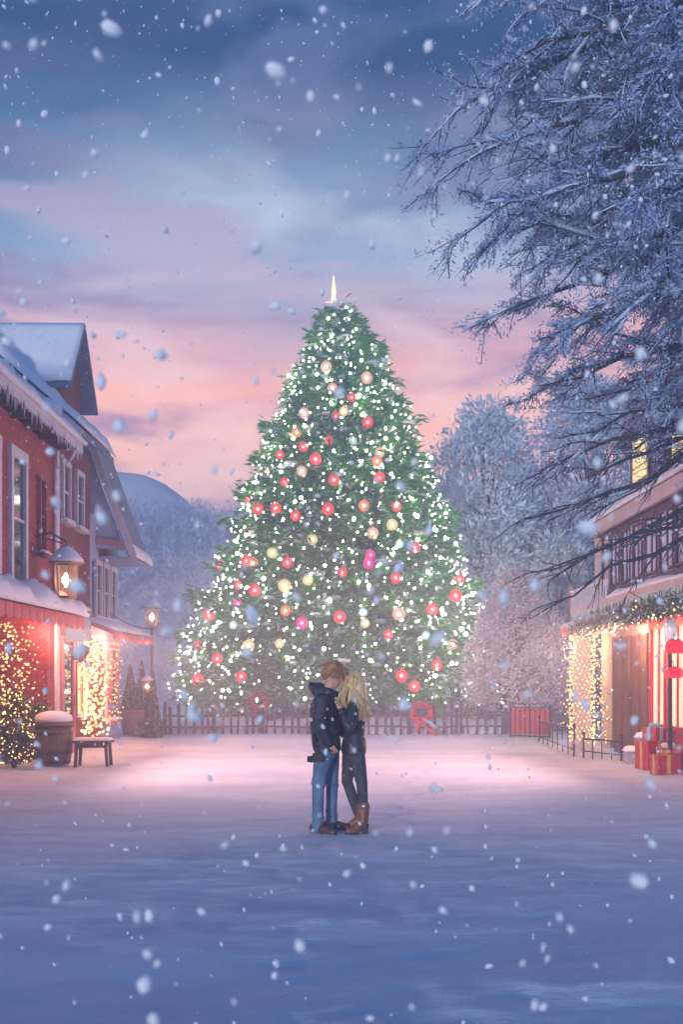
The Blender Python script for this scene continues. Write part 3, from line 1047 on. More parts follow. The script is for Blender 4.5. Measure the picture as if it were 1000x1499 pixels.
def inn():
    e = empty('inn', (RX, 20, 0), 'cream and purple timbered inn with a balcony, red shop window and navy roof dormer', 'house')
    w = MB()
    w.box(RX, 13, 14, 22.5, 0, 2.95, 'cream_wall')
    w.box(RX + .004, 13, 14, 22.5, 2.95, 4.75, 'cream_wall')
    w.build('wall', e)
    # upper storey: timber posts, dark bays with pale curtains
    t = MB()
    for y in (22.4, 21.6, 20.75, 19.95, 19.2, 18.3, 17.4, 16.5, 15.4):
        t.box(RX - .05, RX + .004, y - .10, y + .10, 3.42, 4.55, 'white_trim' if int(y * 10) % 3 else 'purple_timber')
    t.box(RX - .065, RX + .004, 14, 22.5, 4.55, 4.72, 'purple_timber')
    t.box(RX - .075, RX + .004, 14, 22.5, 3.34, 3.42, 'purple_timber')
    t.build('timber_frame', e)
    for k, (y0, y1) in enumerate(((20.9, 21.5), (20.1, 20.65), (19.3, 19.85), (18.4, 19.08), (17.5, 18.2), (16.6, 17.3), (15.5, 16.4))):
        f = window(e, RX, -1, y0, y1, 3.5, 4.48, frame='purple_timber', nx=2, nz=1, fw=.04, sill=False)
        c = MB()
        c.box(RX - .03, RX - .021, y0 + .03, y0 + (y1 - y0) * .42, 3.52, 4.47, 'pale_curtain')
        c.box(RX - .03, RX - .021, y1 - (y1 - y0) * .36, y1 - .03, 3.52, 4.47, 'pale_curtain')
        c.build('curtain', f)
    # corner pillar, balcony ledge with railing
    p = MB()
    p.box(RX - .12, RX + .25, 22.3, 22.62, 2.9, 4.6, 'cream_wall')
    p.build('pillar', e)
    b = MB()
    b.box(RX - .6, RX, 14, 22.9, 2.98, 3.1, 'cream_wall')
    b.build('balcony_ledge', e)
    rl = MB()
    rl.box(RX - .62, RX - .56, 19.8, 22.9, 3.42, 3.48, 'white_trim')
    y = 19.85
    while y < 22.9:
        rl.box(RX - .605, RX - .575, y - .015, y + .015, 3.1, 3.42, 'white_trim')
        y += .21
    rl.box(RX - .62, RX - .56, 22.84, 22.92, 3.1, 3.6, 'pink_trim')
    rl.build('balcony_railing', e)
    snow_slab('ledge_snow', (RX - .63, 14, 3.1), (RX - .63, 19.7, 3.1), (RX - .08, 19.7, 3.1), (RX - .08, 14, 3.1), .13, e, 40, 5, .9, seed=3)
    ic = MB()
    y = 15.0
    while y < 22.8:
        l = random.uniform(.06, .24)
        ic.tube([(RX - .6, y, 2.99), (RX - .6, y, 2.99 - l * .5), (RX - .6, y, 2.99 - l)], [.016, .01, .002], 'needle_frost', 5)
        y += random.uniform(.05, .13)
    ic.build('icicles', e, smooth=True)['kind'] = 'stuff'
    # roof
    r = MB()
    ex, ez, rx, rz = 5.48, 4.72, 9.2, 6.4
    r.prism([(ex, 13.8, ez), (rx, 13.8, rz), (rx, 13.8, rz + .16), (ex, 13.8, ez + .16)], (0, 8.75, 0), 'soffit_wood')
    r.prism([(rx, 13.8, rz), (13.4, 13.8, ez), (13.4, 13.8, ez + .16), (rx, 13.8, rz + .16)], (0, 8.75, 0), 'soffit_wood')
    r.box(ex - .03, ex + .05, 13.8, 22.55, ez - .1, ez + .16, 'cream_wall')
    for y in np.arange(14.2, 22.8, .62):
        r.bar((ex + .06, y, 4.7), (RX, y, 4.7), .09, .1, 'soffit_wood')
    ro = r.build('roof', e)
    snow_slab('snow_cover', (ex - .06, 13.75, ez + .17), (ex - .06, 22.6, ez + .17), (rx, 22.6, rz + .17), (rx, 13.75, rz + .17), .22, ro, 60, 14, .7, seed=13)
    # navy dormer with a lit window and its own snowy gable
    d = MB()
    d.box(5.75, 9.0, 18.6, 20.4, 4.95, 6.25, 'navy_board')
    d.prism([(5.75, 18.6, 6.25), (5.75, 20.4, 6.25), (5.75, 19.5, 7.1)], (3.2, 0, 0), 'navy_board')
    do = d.build('dormer', e)
    q = MB()
    for sgn in (-1, 1):
        q.prism([(5.55, 19.5, 7.28), (5.55, 19.5 + sgn * 1.12, 6.2), (5.55, 19.5 + sgn * 1.12, 6.1), (5.55, 19.5, 7.18)], (3.6, 0, 0), 'navy_board')
    q.build('dormer_roof', do)
    snow_slab('dormer_snow', (5.5, 18.38, 6.22), (9.2, 18.38, 6.22), (9.2, 19.46, 7.3), (5.5, 19.46, 7.3), .12, do, 20, 8, .8, seed=21)
    f = MB()
    f.box(5.69, 5.752, 19.0, 20.0, 5.3, 6.15, 'brass')
    fo = f.build('window', do)
    g = MB()
    for k in range(2):
        for j in range(3):
            g.box(5.675, 5.695, 19.06 + k * .46, 19.48 + k * .46, 5.36 + j * .26, 5.58 + j * .26, 'lit_lamp')
    g.build('pane', fo)
    g2 = MB()
    g2.box(5.95, 6.45, 18.55, 18.602, 5.35, 6.0, 'brass')
    f2 = g2.build('window', do)
    g3 = MB()
    for k in range(2):
        for j in range(3):
            g3.box(5.99 + k * .22, 6.19 + k * .22, 18.535, 18.56, 5.39 + j * .2, 5.56 + j * .2, 'lit_lamp')
    g3.build('pane', f2)
    # ground floor: brown double door and red framed shop window
    dd = MB()
    dd.box(RX - .04, RX + .002, 18.95, 21.3, .02, 2.38, 'brown_wood')
    for y in (18.92, 19.5, 20.1, 20.7, 21.26):
        dd.box(RX - .08, RX - .03, y, y + .08, .02, 2.4, 'brown_wood')
    do3 = dd.build('door', e)
    h = MB()
    h.tube([(RX - .08, 20.02, 1.0), (RX - .15, 20.02, 1.02), (RX - .15, 20.02, 1.25), (RX - .08, 20.02, 1.27)], .015, 'brass')
    h.build('handle', do3)
    window(e, RX, -1, 17.95, 18.7, .75, 2.45, frame='red_paint', pane='lit_cream', nx=2, nz=1, fw=.1, sill=False)
    window(e, RX, -1, 16.9, 17.7, .75, 2.45, frame='red_paint', pane='lit_cream', nx=2, nz=1, fw=.1, sill=False)
    window(e, RX, -1, 15.5, 16.6, .75, 2.45, frame='red_paint', pane='lit_cream', nx=2, nz=1, fw=.1, sill=False)
    pn = MB()
    pn.box(RX - .05, RX - .002, 15.3, 18.85, .02, .62, 'red_paint')
    pn.build('shop_panel', e)
    a = MB()
    a.prism([(RX, 14.5, 2.95), (RX, 14.5, 2.88), (4.88, 14.5, 2.58), (4.88, 14.5, 2.66)], (0, 8.3, 0), 'awning_cream')
    for k in range(28):
        y = 14.52 + k * .296
        a.prism([(4.87, y, 2.62), (4.87, y + .27, 2.62), (4.87, y + .27, 2.50), (4.87, y + .135, 2.45), (4.87, y, 2.50)], (.015, 0, 0), 'awning_red')
    ao = a.build('awning', e)
    snow_slab('awning_snow', (4.86, 18.2, 2.665), (4.86, 22.85, 2.665), (RX - .02, 22.85, 2.96), (RX - .02, 18.2, 2.96), .06, ao, 40, 6, .9, seed=31)
    # post that carries the awning's end
    po = MB()
    po.box(5.0, 5.3, 21.75, 22.05, 0, 2.6, 'cream_wall')
    po.box(4.95, 5.35, 21.7, 22.1, 0, .25, 'cream_wall')
    po.build('post', e)
    # stone steps under snow
    st = MB()
    st.box(5.2, RX - .05, 18.62, 18.9, 0, .22, 'stone')
    st.box(5.42, RX - .05, 18.62, 18.9, .22, .46, 'stone')
    so_ = st.build('steps', e)
    snow_slab('step_snow', (5.18, 18.6, .225), (5.43, 18.6, .225), (5.43, 18.92, .225), (5.18, 18.92, .225), .1, so_, 6, 6)
    snow_slab('step_snow', (5.4, 18.6, .465), (5.67, 18.6, .465), (5.67, 18.92, .465), (5.4, 18.92, .465), .12, so_, 6, 6)
    return e


inn()


def far_cottage():
    e = empty('cottage', (8.3, 38, 0), 'misty blue cottage with thick pale snow on its roof beyond the inn', 'house')
    w = MB()
    w.box(7.6, 12.5, 38, 43, 0, 2.6, 'blue_board')
    w.prism([(7.6, 38, 2.6), (12.5, 38, 2.6), (10.05, 38, 4.3)], (0, 5, 0), 'blue_board')
    w.build('wall', e)
    r = MB()
    r.prism([(7.1, 37.6, 2.5), (10.05, 37.6, 4.55), (10.05, 37.6, 4.42), (7.1, 37.6, 2.36)], (0, 5.8, 0), 'blue_roof')
    r.prism([(13.0, 37.6, 2.5), (10.05, 37.6, 4.55), (10.05, 37.6, 4.42), (13.0, 37.6, 2.36)], (0, 5.8, 0), 'blue_roof')
    ro = r.build('roof', e)
    snow_slab('snow_cover', (7.05, 37.5, 2.5), (7.05, 43.4, 2.5), (10.05, 43.4, 4.56), (10.05, 37.5, 4.56), .35, ro, 20, 14, .8, seed=41)
    d = MB()
    d.box(8.0, 8.8, 37.94, 38.0, .3, 2.2, 'sign_blue')
    d.build('door', e)
    p = MB()
    p.box(10.0, 10.9, 37.96, 38.0, 1.0, 2.0, 'lit_lamp')
    p.build('window', e)


far_cottage()


# ------------------------------------------------------------------ vegetation helpers
def spray_tree(limbs, frost, twig_scale=1.0):
    """limbs: list of (points, r0, frost amount). Returns wood MB and blade arrays."""
    pass


class Frost:
    def __init__(s):
        s.P, s.D, s.L, s.W = [], [], [], []

    def along(s, pts, n, ln, wd, spread=.6, off=0.03):
        for k in range(n):
            i = random.randrange(len(pts) - 1)
            t = random.random()
            a, b = pts[i], pts[i + 1]
            d = (b - a)
            if d.length < 1e-6: continue
            d.normalize()
            p = a.lerp(b, t)
            s.P.append((p.x + random.gauss(0, off), p.y + random.gauss(0, off), p.z + abs(random.gauss(0, off))))
            s.D.append((d.x + random.gauss(0, spread), d.y + random.gauss(0, spread), d.z + random.gauss(0, spread)))
            s.L.append(random.uniform(*ln))
            s.W.append(random.uniform(*wd))

    def build(s, name, mats, parent, share=0.0):
        n = len(s.P)
        mi = (rng.random(n) < share).astype(int) if share else np.zeros(n, int)
        return leaf_obj(name, np.array(s.P), np.array(s.D), np.array(s.L), np.array(s.W), mats, mi, parent)


def path(p0, d0, length, n, wig, droop):
    pts = [Vector(p0)]
    d = Vector(d0).normalized()
    st = length / n
    for k in range(n):
        d = (d + Vector((random.gauss(0, wig), random.gauss(0, wig), random.gauss(0, wig) - droop))).normalized()
        pts.append(pts[-1] + d * st)
    return pts


def big_frost_tree():
    base = Vector((8.9, 13.6, 0))
    e = empty('frosted_tree', base, 'huge snow laden tree whose dark twigs overhang the inn roof', 'tree')
    wood = MB()
    fr = Frost()
    snow = MB()
    trunk = [base + Vector((.06 * math.sin(z), .05 * math.cos(1.3 * z), z)) for z in np.linspace(0, 14.2, 16)]
    wood.tube(trunk, list(np.linspace(.42, .06, 16)), 'bark', 10)

    def limb(z0, tip, r0, frost, nb, blen, sag=0.0, twn=7):
        a = base + Vector((0, 0, z0))
        b = Vector(tip)
        n = 12
        pts = []
        L = (b - a).length
        for k in range(n + 1):
            t = k / n
            p = a.lerp(b, t) + Vector((0, 0, math.sin(t * PI) * L * sag))
            p += Vector((random.gauss(0, .05), random.gauss(0, .09), random.gauss(0, .06))) * (L / 6) * (t > 0) * (t < 1)
            pts.append(p)
        wood.tube(pts, [max(.006, r0 * 1.2 * (1 - k / n) ** 1.05 + .008) for k in range(n + 1)], 'bark', 6)
        for k in range(nb):
            t = .18 + .82 * (k + random.random()) / nb
            i = min(n - 1, int(t * n))
            p = pts[i].lerp(pts[i + 1], t * n - i)
            d = (pts[i + 1] - pts[i]).normalized()
            side = random.choice((-1, 1))
            lat = d.cross(Vector((0, 0, 1))).normalized() * side
            dd = d * random.uniform(.6, 1.1) + lat * random.uniform(.15, .8) + Vector((0, 0, random.uniform(-.45, .35)))
            bl = blen * random.uniform(.5, 1.15) * (1.15 - .6 * t)
            bp = path(p, dd, bl, 5, .12, .03)
            wood.tube(bp, [.028 * (1 - j / 5.5) * (bl / 2) + .0045 for j in range(6)], 'bark', 4)
            if frost:
                fr.along(bp, int(46 * frost * bl), (.03, .105), (.012, .034), .9, .05)
                if frost > .5 and k % 2:
                    snow.tube([q + Vector((random.gauss(0, .012), random.gauss(0, .012), .018)) for q in bp], [random.uniform(.012, .030) for _ in bp[:-1]] + [.006], 'frost_snow', 5)
            for j in range(int(twn * bl / 1.5) + 2):
                i2 = random.randrange(1, 5)
                q = bp[i2].lerp(bp[i2 + 1], random.random())
                dq = (bp[i2 + 1] - bp[i2]).normalized()
                td = dq + Vector((random.gauss(0, .5), random.gauss(0, .5), random.gauss(-.1, .45)))
                tl = random.uniform(.3, .85) * min(1.2, bl / 1.4)
                tp = path(q, td, tl, 3, .14, .05)
                wood.tube(tp, [.0085, .0075, .006, .003], 'bark', 3, cap=False)
                if frost: fr.along(tp, int(42 * frost * (tl + .3)), (.028, .095), (.010, .030), .9, .04)
                if frost > .5 and j % 4 == 0: snow.tube([q + Vector((0, 0, .01)) for q in tp], [random.uniform(.007, .015) for _ in tp[:-1]] + [.004], 'frost_snow', 4)

    # the photo's overhanging limbs: tips given by where they end in the street's air
    def T(px, py, Y): return at(px + max(0, 790 - px) * .45 + 10, py, Y)
    limbs = [
        (13.2, T(800, -60, 13.5), .16, 1.5, 20, 2.6), (13.0, T(700, -40, 12.5), .12, .9, 18, 2.2),
        (12.4, T(870, 30, 15.0), .14, 1.6, 18, 2.4), (12.0, T(770, 60, 14.2), .14, 1.4, 22, 2.2),
        (11.3, T(690, 95, 12.8), .13, 1.1, 22, 2.0), (10.8, T(612, 140, 13.6), .15, 1.2, 26, 2.1),
        (10.2, T(730, 175, 15.2), .13, 1.6, 22, 2.2), (9.7, T(655, 215, 13.2), .13, 1.2, 24, 2.0),
        (9.2, T(625, 300, 14.0), .13, 1.2, 24, 1.9), (8.9, T(740, 300, 12.4), .12, 1.4, 22, 1.9),
        (8.4, T(700, 345, 15.0), .12, 1.4, 22, 1.9), (8.0, T(790, 380, 13.0), .12, 1.5, 22, 1.9),
        (7.7, T(680, 455, 14.0), .12, 1.2, 24, 1.6), (7.2, T(760, 500, 15.2), .12, 1.5, 22, 1.7),
        (7.0, T(850, 470, 12.6), .12, 1.5, 22, 1.7), (6.6, T(770, 565, 13.6), .12, 1.2, 24, 1.5),
        (6.3, T(860, 580, 15.2), .10, 1.4, 20, 1.6), (6.0, T(810, 640, 14.4), .10, .8, 20, 1.5),
        (10.5, T(880, 200, 16.0), .12, 1.7, 20, 2.2), (9.0, T(860, 330, 16.2), .12, 1.7, 20, 2.1), (11.8, T(930, 120, 12.4), .11, 1.6, 18, 2.2),
        (9.4, T(930, 300, 12.2), .11, 1.6, 18, 2.0), (7.6, T(940, 430, 12.2), .1, 1.4, 18, 1.9), (13.4, T(930, -90, 15), .12, 1.6, 18, 2.4),
        # almost bare drooping twigs in front of the inn
        (5.6, T(770, 690, 14.6), .10, .16, 22, 1.5), (5.3, T(745, 760, 14.2), .10, .08, 24, 1.4), (5.2, T(800, 830, 14.0), .11, .06, 24, 1.3),
        (4.9, T(880, 800, 13.6), .10, .1, 16, 1.2), (5.0, T(765, 890, 14.8), .08, .05, 22, 1.1), (5.7, T(850, 700, 13.2), .09, .3, 18, 1.3),
    ]
    for k in range(12):
        limbs.append((random.uniform(7, 13), T(random.uniform(880, 1000), random.uniform(40, 600), random.uniform(14, 17.5)), .1, 1.6, 18, 2.0))
    for z0, tip, r0, frs, nb, bl in limbs:
        limb(z0, tip, r0, frs, nb, bl, .06 if tip.z > 6 else .04)
    for k in range(8):        # the side away from the street
        a = random.uniform(-1.2, 1.2)
        limb(random.uniform(6, 13), base + Vector((math.cos(a) * 4.5, math.sin(a) * 4.5, random.uniform(7, 13))), .12, .7, 9, 2.0)
    wood.build('trunk', e)
    fr.build('crown', ['frost_leaf', 'needle_frost'], e, .07)
    snow.build('branch_snow', e, smooth=True)['kind'] = 'stuff'


big_frost_tree()


def round_tree(name, x, y, h, r, label, mats, n=9000, share=.1, trunk=.25, z0=.0, group=None, lsz=(.12, .36), wsz=(.05, .14), squash=1.0, low=.05, seed=0):
    """A frosted broad tree: limbs reaching into clumps of small blades, gaps between the clumps."""
    random.seed(seed + 100)
    e = empty(name, (x, y, z0), label, 'tree' if 'tree' in name else 'shrub', group)
    wood = MB()
    fr = Frost()
    wood.tube(path((x, y, z0), (0, 0, 1), h * .8, 6, .05, 0), list(np.linspace(trunk, .03, 7)), 'bark', 8)
    nc = max(16, n // 230)
    for k in range(nc):
        a = random.uniform(0, 2 * PI)
        v = random.uniform(low, 1)
        prof = math.sin(PI * min(1, .22 + .78 * v)) ** .7 if squash > 0 else (1 - v) ** .62
        rr = r * prof * math.sqrt(random.uniform(.25, 1))
        c = Vector((x + rr * math.cos(a), y + rr * math.sin(a), z0 + h * v))
        st = Vector((x, y, z0 + h * max(.1, v * .65)))
        bp = [st.lerp(c, t) + Vector((random.gauss(0, .06), random.gauss(0, .06), .2 * math.sin(t * PI))) for t in (0, .35, .7, 1)]
        wood.tube(bp, [.05, .035, .02, .008], 'bark', 4, cap=False)
        cr = r * random.uniform(.16, .30)
        for j in range(n // nc):
            d = Vector((random.gauss(0, 1), random.gauss(0, 1), random.gauss(0, .75)))
            d.normalize()
            q = random.random() ** .5
            fr.P.append(tuple(c + d * cr * q))
            fr.D.append((d.x + random.gauss(0, .5), d.y + random.gauss(0, .5), d.z + random.gauss(0, .5) + .15))
            fr.L.append(random.uniform(*lsz))
            fr.W.append(random.uniform(*wsz))
    wood.build('trunk', e)
    fr.build('crown', mats, e, share)
    return e


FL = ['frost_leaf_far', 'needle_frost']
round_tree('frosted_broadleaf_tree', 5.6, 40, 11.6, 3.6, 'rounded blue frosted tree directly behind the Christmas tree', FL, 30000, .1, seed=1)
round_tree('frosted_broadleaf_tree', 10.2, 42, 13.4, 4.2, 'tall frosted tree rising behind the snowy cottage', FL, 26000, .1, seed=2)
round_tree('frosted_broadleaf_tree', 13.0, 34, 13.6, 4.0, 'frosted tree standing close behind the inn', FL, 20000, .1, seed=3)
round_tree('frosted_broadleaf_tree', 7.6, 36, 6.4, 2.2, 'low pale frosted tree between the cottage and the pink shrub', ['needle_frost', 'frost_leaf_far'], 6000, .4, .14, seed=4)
round_tree('pink_shrub', 5.15, 30.2, 4.4, 2.1, 'cone shaped shrub under snow coloured with pink lamp glow beside the red gate', ['frost_lamp_pink', 'needle_frost'], 34000, .4, .1, squash=-1, low=.0, lsz=(.06, .16), wsz=(.03, .08), seed=5)
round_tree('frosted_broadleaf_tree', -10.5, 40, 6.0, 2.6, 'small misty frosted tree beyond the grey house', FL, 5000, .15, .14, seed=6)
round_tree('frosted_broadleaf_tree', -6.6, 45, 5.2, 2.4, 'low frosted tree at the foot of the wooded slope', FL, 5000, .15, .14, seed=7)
random.seed(11)


# ------------------------------------------------------------------ the Christmas tree
TX, TY = 0.0, 34.0
PROF = [(.55, 5.2), (1.3, 5.55), (2.4, 5.15), (3.6, 4.72), (5.9, 3.92), (8.1, 3.02), (10.4, 2.12), (12.2, 1.2), (13.3, .5), (13.8, .06)]


def tree_r(z):
    for (za, ra), (zb, rb) in zip(PROF, PROF[1:]):
        if z <= zb: return ra + (rb - ra) * max(0, (z - za) / (zb - za))
    return .05


def christmas_tree():
    e = empty('christmas_tree', (TX, TY, 0.2), 'giant lit Christmas tree behind the picket fence', 'Christmas tree')
    wood = MB()
    wood.tube([(TX, TY, .0), (TX, TY, 5), (TX, TY, 10), (TX, TY, 13.6)], [.34, .24, .12, .03], 'bark', 10)
    sno = MB()
    P, D, Ln, Wd, MI = [], [], [], [], []
    z = .75
    tier = 0
    while z < 13.5:
        rr = tree_r(z)
        nb = max(7, int(rr * 11))
        for k in range(nb):
            a = 2 * PI * (k + random.random() * .8) / nb + tier * .7
            L = rr * random.uniform(.72, 1.08) * (.93 + .09 * math.sin(a * 5 + tier * 1.9))
            zz = z + random.gauss(0, .12)
            rise = .05 + .035 * z
            pts = []
            for t in np.linspace(0, 1, 7):
                rad = L * t
                pts.append(Vector((TX + rad * math.cos(a), TY + rad * math.sin(a), zz + .45 + rise * t * L * .25 - .16 * L * t * t - .12 * t + .1 * t ** 4 * L)))
            if k % 2 == 0: wood.tube(pts, [.05, .04, .032, .025, .018, .012, .006], 'bark', 4, cap=False)
            for q in range(2 if L > .8 else 1):
                if random.random() < .26:
                    i = random.choice((3, 4, 5))
                    p = pts[i].lerp(pts[i + 1], random.random())
                    sc_ = random.uniform(.09, .2)
                    sno.ball(p + Vector((0, 0, .05)), sc_, 'snow', 2, (random.uniform(.9, 1.6), random.uniform(.8, 1.4), .38), .16, Matrix.Rotation(a, 3, 'Z'))
            m = int(26 + 26 * L)
            for j in range(m):
                t = random.random() ** .45
                i = min(5, int(t * 6))
                p = pts[i].lerp(pts[i + 1], t * 6 - i)
                d = (pts[i + 1] - pts[i]).normalized()
                lat = d.cross(Vector((0, 0, 1))) * random.choice((-1, 1))
                off = random.uniform(0, .45) * (1.2 - t * .7)
                P.append(tuple(p + lat * off + Vector((0, 0, random.gauss(-.04, .1)))))
                dd = d * .9 + lat * random.uniform(.1, .9) + Vector((0, 0, random.gauss(-.12, .35)))
                D.append(tuple(dd))
                Ln.append(random.uniform(.16, .42))
                Wd.append(random.uniform(.045, .11))
                MI.append(1 if random.random() < .02 + .20 * t ** 6 else 0)
        z += .27 + .018 * (13 - z) * .5
        tier += 1
    wood.build('trunk', e)
    leaf_obj('crown', np.array(P), np.array(D), np.array(Ln), np.array(Wd), ['needle_green', 'needle_frost'], np.array(MI), e)
    sno.build('bough_snow', e, smooth=True)['kind'] = 'stuff'
    # finial
    fn = empty('tree_topper', (TX - .3, TY, 13.8), 'pale gold spire topper on the tip of the Christmas tree', 'tree topper')
    mb = MB()
    mb.lathe([(.02, 13.55), (.07, 13.7), (.10, 13.85), (.05, 13.98), (.065, 14.1), (.075, 14.35), (.04, 14.6), (.012, 14.85)], (TX - .26, TY, 0), 'finial_glow', 12)
    mb.build('spire', fn, smooth=True)
    mb = MB()
    for k in range(8):
        a = k * PI / 4
        c = Vector((TX - .26, TY - .02, 13.95))
        mb.tube([c, c + Vector((math.cos(a), 0, math.sin(a))) * (.3 if k % 2 == 0 else .18)], [.035, .004], 'finial_glow', 4)
    mb.build('star', fn)

    # fairy lights wound round the tree
    pts, rad = [], []
    n = 2700
    for k in range(n):
        t = k / n
        z = .7 + 12.9 * (1 - (1 - t) ** .62)
        a = t * 2 * PI * 80 + random.gauss(0, .12)
        rr = tree_r(z) * (random.uniform(.86, 1.03) if random.random() < .8 else random.uniform(.55, .86)) + .05
        pts.append(Vector((TX + rr * math.cos(a), TY + rr * math.sin(a), z + random.gauss(0, .16))))
    fl = empty('fairy_lights', (TX, TY - 5, .7), 'long string of white fairy lights wound round the giant Christmas tree', 'string lights')
    w = MB()
    w.tube(pts, .006, 'needle_green', 3, cap=False)
    w.build('wire', fl)
    rad = np.where(rng.random(n) < .12, rng.uniform(.042, .062, n), .012 + .024 * rng.random(n) ** 1.6)
    mi = (rng.random(n) < .22).astype(int)
    bulbs_obj(np.array([tuple(p) for p in pts]), rad, ['bulb_white', 'bulb_cream'], mi, fl)


christmas_tree()

RAW = {
    'red': [(378, 397), (314, 418), (447, 379), (411, 430), (326, 492), (461, 486), (584, 480), (465, 312), (553, 330), (509, 262), (229, 537), (255, 565),
            (303, 562), (357, 583), (445, 565), (631, 558), (223, 706), (335, 710), (484, 737), (629, 752), (246, 786), (121, 853), (477, 858), (728, 837),
            (609, 905), (741, 988), (645, 1017), (209, 1019), (144, 971), (93, 933), (91, 1028), (792, 800), (681, 669), (201, 772), (150, 718), (679, 1046), (802, 755)],
    'orange': [(543, 556), (329, 841), (360, 357), (240, 712), (578, 436)],
    'peach': [(637, 850), (585, 412), (374, 463), (380, 305), (457, 237), (440, 180), (550, 210), (784, 932), (566, 630)],
    'gold': [(402, 648), (390, 758), (327, 773), (313, 930), (229, 936), (545, 875), (619, 608), (231, 633), (293, 684), (488, 300)],
    'ice': [(512, 380), (540, 845), (187, 880), (710, 908), (640, 660)],
    'magenta': [(374, 874), (560, 690), (556, 712), (200, 822)],
}
ORD = ['highest', 'second highest', 'third highest', 'fourth highest', 'fifth highest', 'sixth highest', 'seventh highest', 'eighth highest', 'ninth highest', 'tenth highest',
       'eleventh highest', 'twelfth highest', 'thirteenth highest', 'fourteenth highest', 'fifteenth highest', 'sixteenth highest', 'seventeenth highest', 'eighteenth highest']
COLW = {'red': 'glowing red', 'orange': 'glowing orange', 'peach': 'pale peach', 'gold': 'warm golden', 'ice': 'icy blue white', 'magenta': 'deep magenta'}


def baubles():
    for c, lst in RAW.items():
        loc = []
        for (x, y) in lst:
            px, py = x / 1.852 + 240, y / 1.852 + 440
            Y = TY
            for _ in range(4):
                p = at(px, py, Y)
                rr = tree_r(p.z)
                dx = p.x - TX
                Y = TY - math.sqrt(max(.05, rr * rr - min(dx * dx, rr * rr * .98))) - .03
            loc.append(at(px, py, Y))
        loc.sort(key=lambda p: -p.z)
        half = (len(loc) + 1) // 2
        for i, p in enumerate(loc):
            if len(loc) > 18:
                left = sorted([q for q in loc if q.x < 0], key=lambda q: -q.z)
                right = sorted([q for q in loc if q.x >= 0], key=lambda q: -q.z)
                lst2, w = (left, 'left') if p.x < 0 else (right, 'right')
                k = lst2.index(p)
                o_ = ORD[k] if k < len(ORD) else {18: 'nineteenth highest', 19: 'twentieth highest', 20: 'twenty first highest', 21: 'twenty second highest', 22: 'twenty third highest', 23: 'twenty fourth highest'}[k]
                lab = f'{o_} {COLW[c]} bauble on the {w} half of the Christmas tree'
            else:
                lab = f'{ORD[i]} of the {COLW[c]} baubles on the Christmas tree'
            r = random.uniform(.125, .195) if c != 'ice' else .12
            b = empty('bauble', p, lab, 'bauble', 'baubles on the Christmas tree')
            m = MB()
            m.ball(p, r, 'bauble_' + c, 3)
            bo = m.build('ball', b, smooth=True)
            m = MB()
            m.ball(p, r * .33, 'core_' + c, 2)
            m.build('filament', bo, smooth=True)
            m = MB()
            m.lathe([(.035, r - .01), (.035, r + .035), (.015, r + .045)], p, 'gold', 8)
            m.tube([p + Vector((0, 0, r + .04)), p + Vector((.0, .02, r + .13))], .006, 'gold', 4)
            m.build('cap', b)


baubles()


# ------------------------------------------------------------------ fence, gate, railings, wreaths
FY = 27.7


def picket_fence():
    e = empty('picket_fence', (0, FY, 0), 'low weathered picket fence before the Christmas tree', 'fence')
    x0, x1 = at(240, 1060, FY).x, at(742, 1060, FY).x
    x = x0
    pk = MB()
    while x < x1:
        h = random.uniform(.68, .82) * (1 - .12 * math.sin(x * 1.7))
        lean = random.gauss(0, .018)
        wv = random.uniform(.055, .095)
        y = FY + random.gauss(0, .012)
        pk.prism([(x - wv / 2, y, -.02), (x + wv / 2, y, -.02), (x + wv / 2 + lean, y, h - .05), (x + lean, y, h), (x - wv / 2 + lean, y, h - .05)], (0, .025, 0), 'picket')
        x += random.uniform(.17, .26)
    pk.build('pickets', e)['kind'] = 'stuff'
    for z in (.2, .5):
        r = MB()
        n = 22
        for k in range(n):
            xa, xb = x0 + (x1 - x0) * k / n, x0 + (x1 - x0) * (k + 1) / n
            r.bar((xa, FY + .05, z + .02 * math.sin(xa * 2)), (xb, FY + .05, z + .02 * math.sin(xb * 2)), .035, .05, 'picket')
        r.build('rail', e)
    for k in range(8):
        xx = x0 + (x1 - x0) * k / 7
        p = MB()
        p.box(xx - .045, xx + .045, FY + .075, FY + .16, -.02, .74, 'picket')
        po = p.build('post', e)
        s = MB()
        s.ball((xx, FY + .117, .75), .075, 'snow', 2, (1, 1, .6), .08)
        s.build('snow_cap', po, smooth=True)
    # snow heaped against the back of it
    m = MB()
    n = 90
    vs, fs = [], []
    for i in range(n + 1):
        xx = x0 + (x1 - x0) * i / n
        hh = .34 + .12 * mnoise.noise(Vector((xx * .8, 2, 3))) + .05 * mnoise.noise(Vector((xx * 3, 2, 3)))
        for (yy, zz) in ((FY + .18, -.05), (FY + .26, hh * .7), (FY + .55, hh), (FY + 1.1, hh * 1.05), (FY + 2.0, .3)):
            vs.append((xx, yy, zz))
    for i in range(n):
        for j in range(4):
            fs.append((i * 5 + j, (i + 1) * 5 + j, (i + 1) * 5 + j + 1, i * 5 + j + 1))
    m.add(vs, fs, 'snow')
    o = m.build('snow_bank', smooth=True)
    tag(o, 'bank of snow heaped behind the picket fence', 'snow bank', None, 'stuff')


picket_fence()


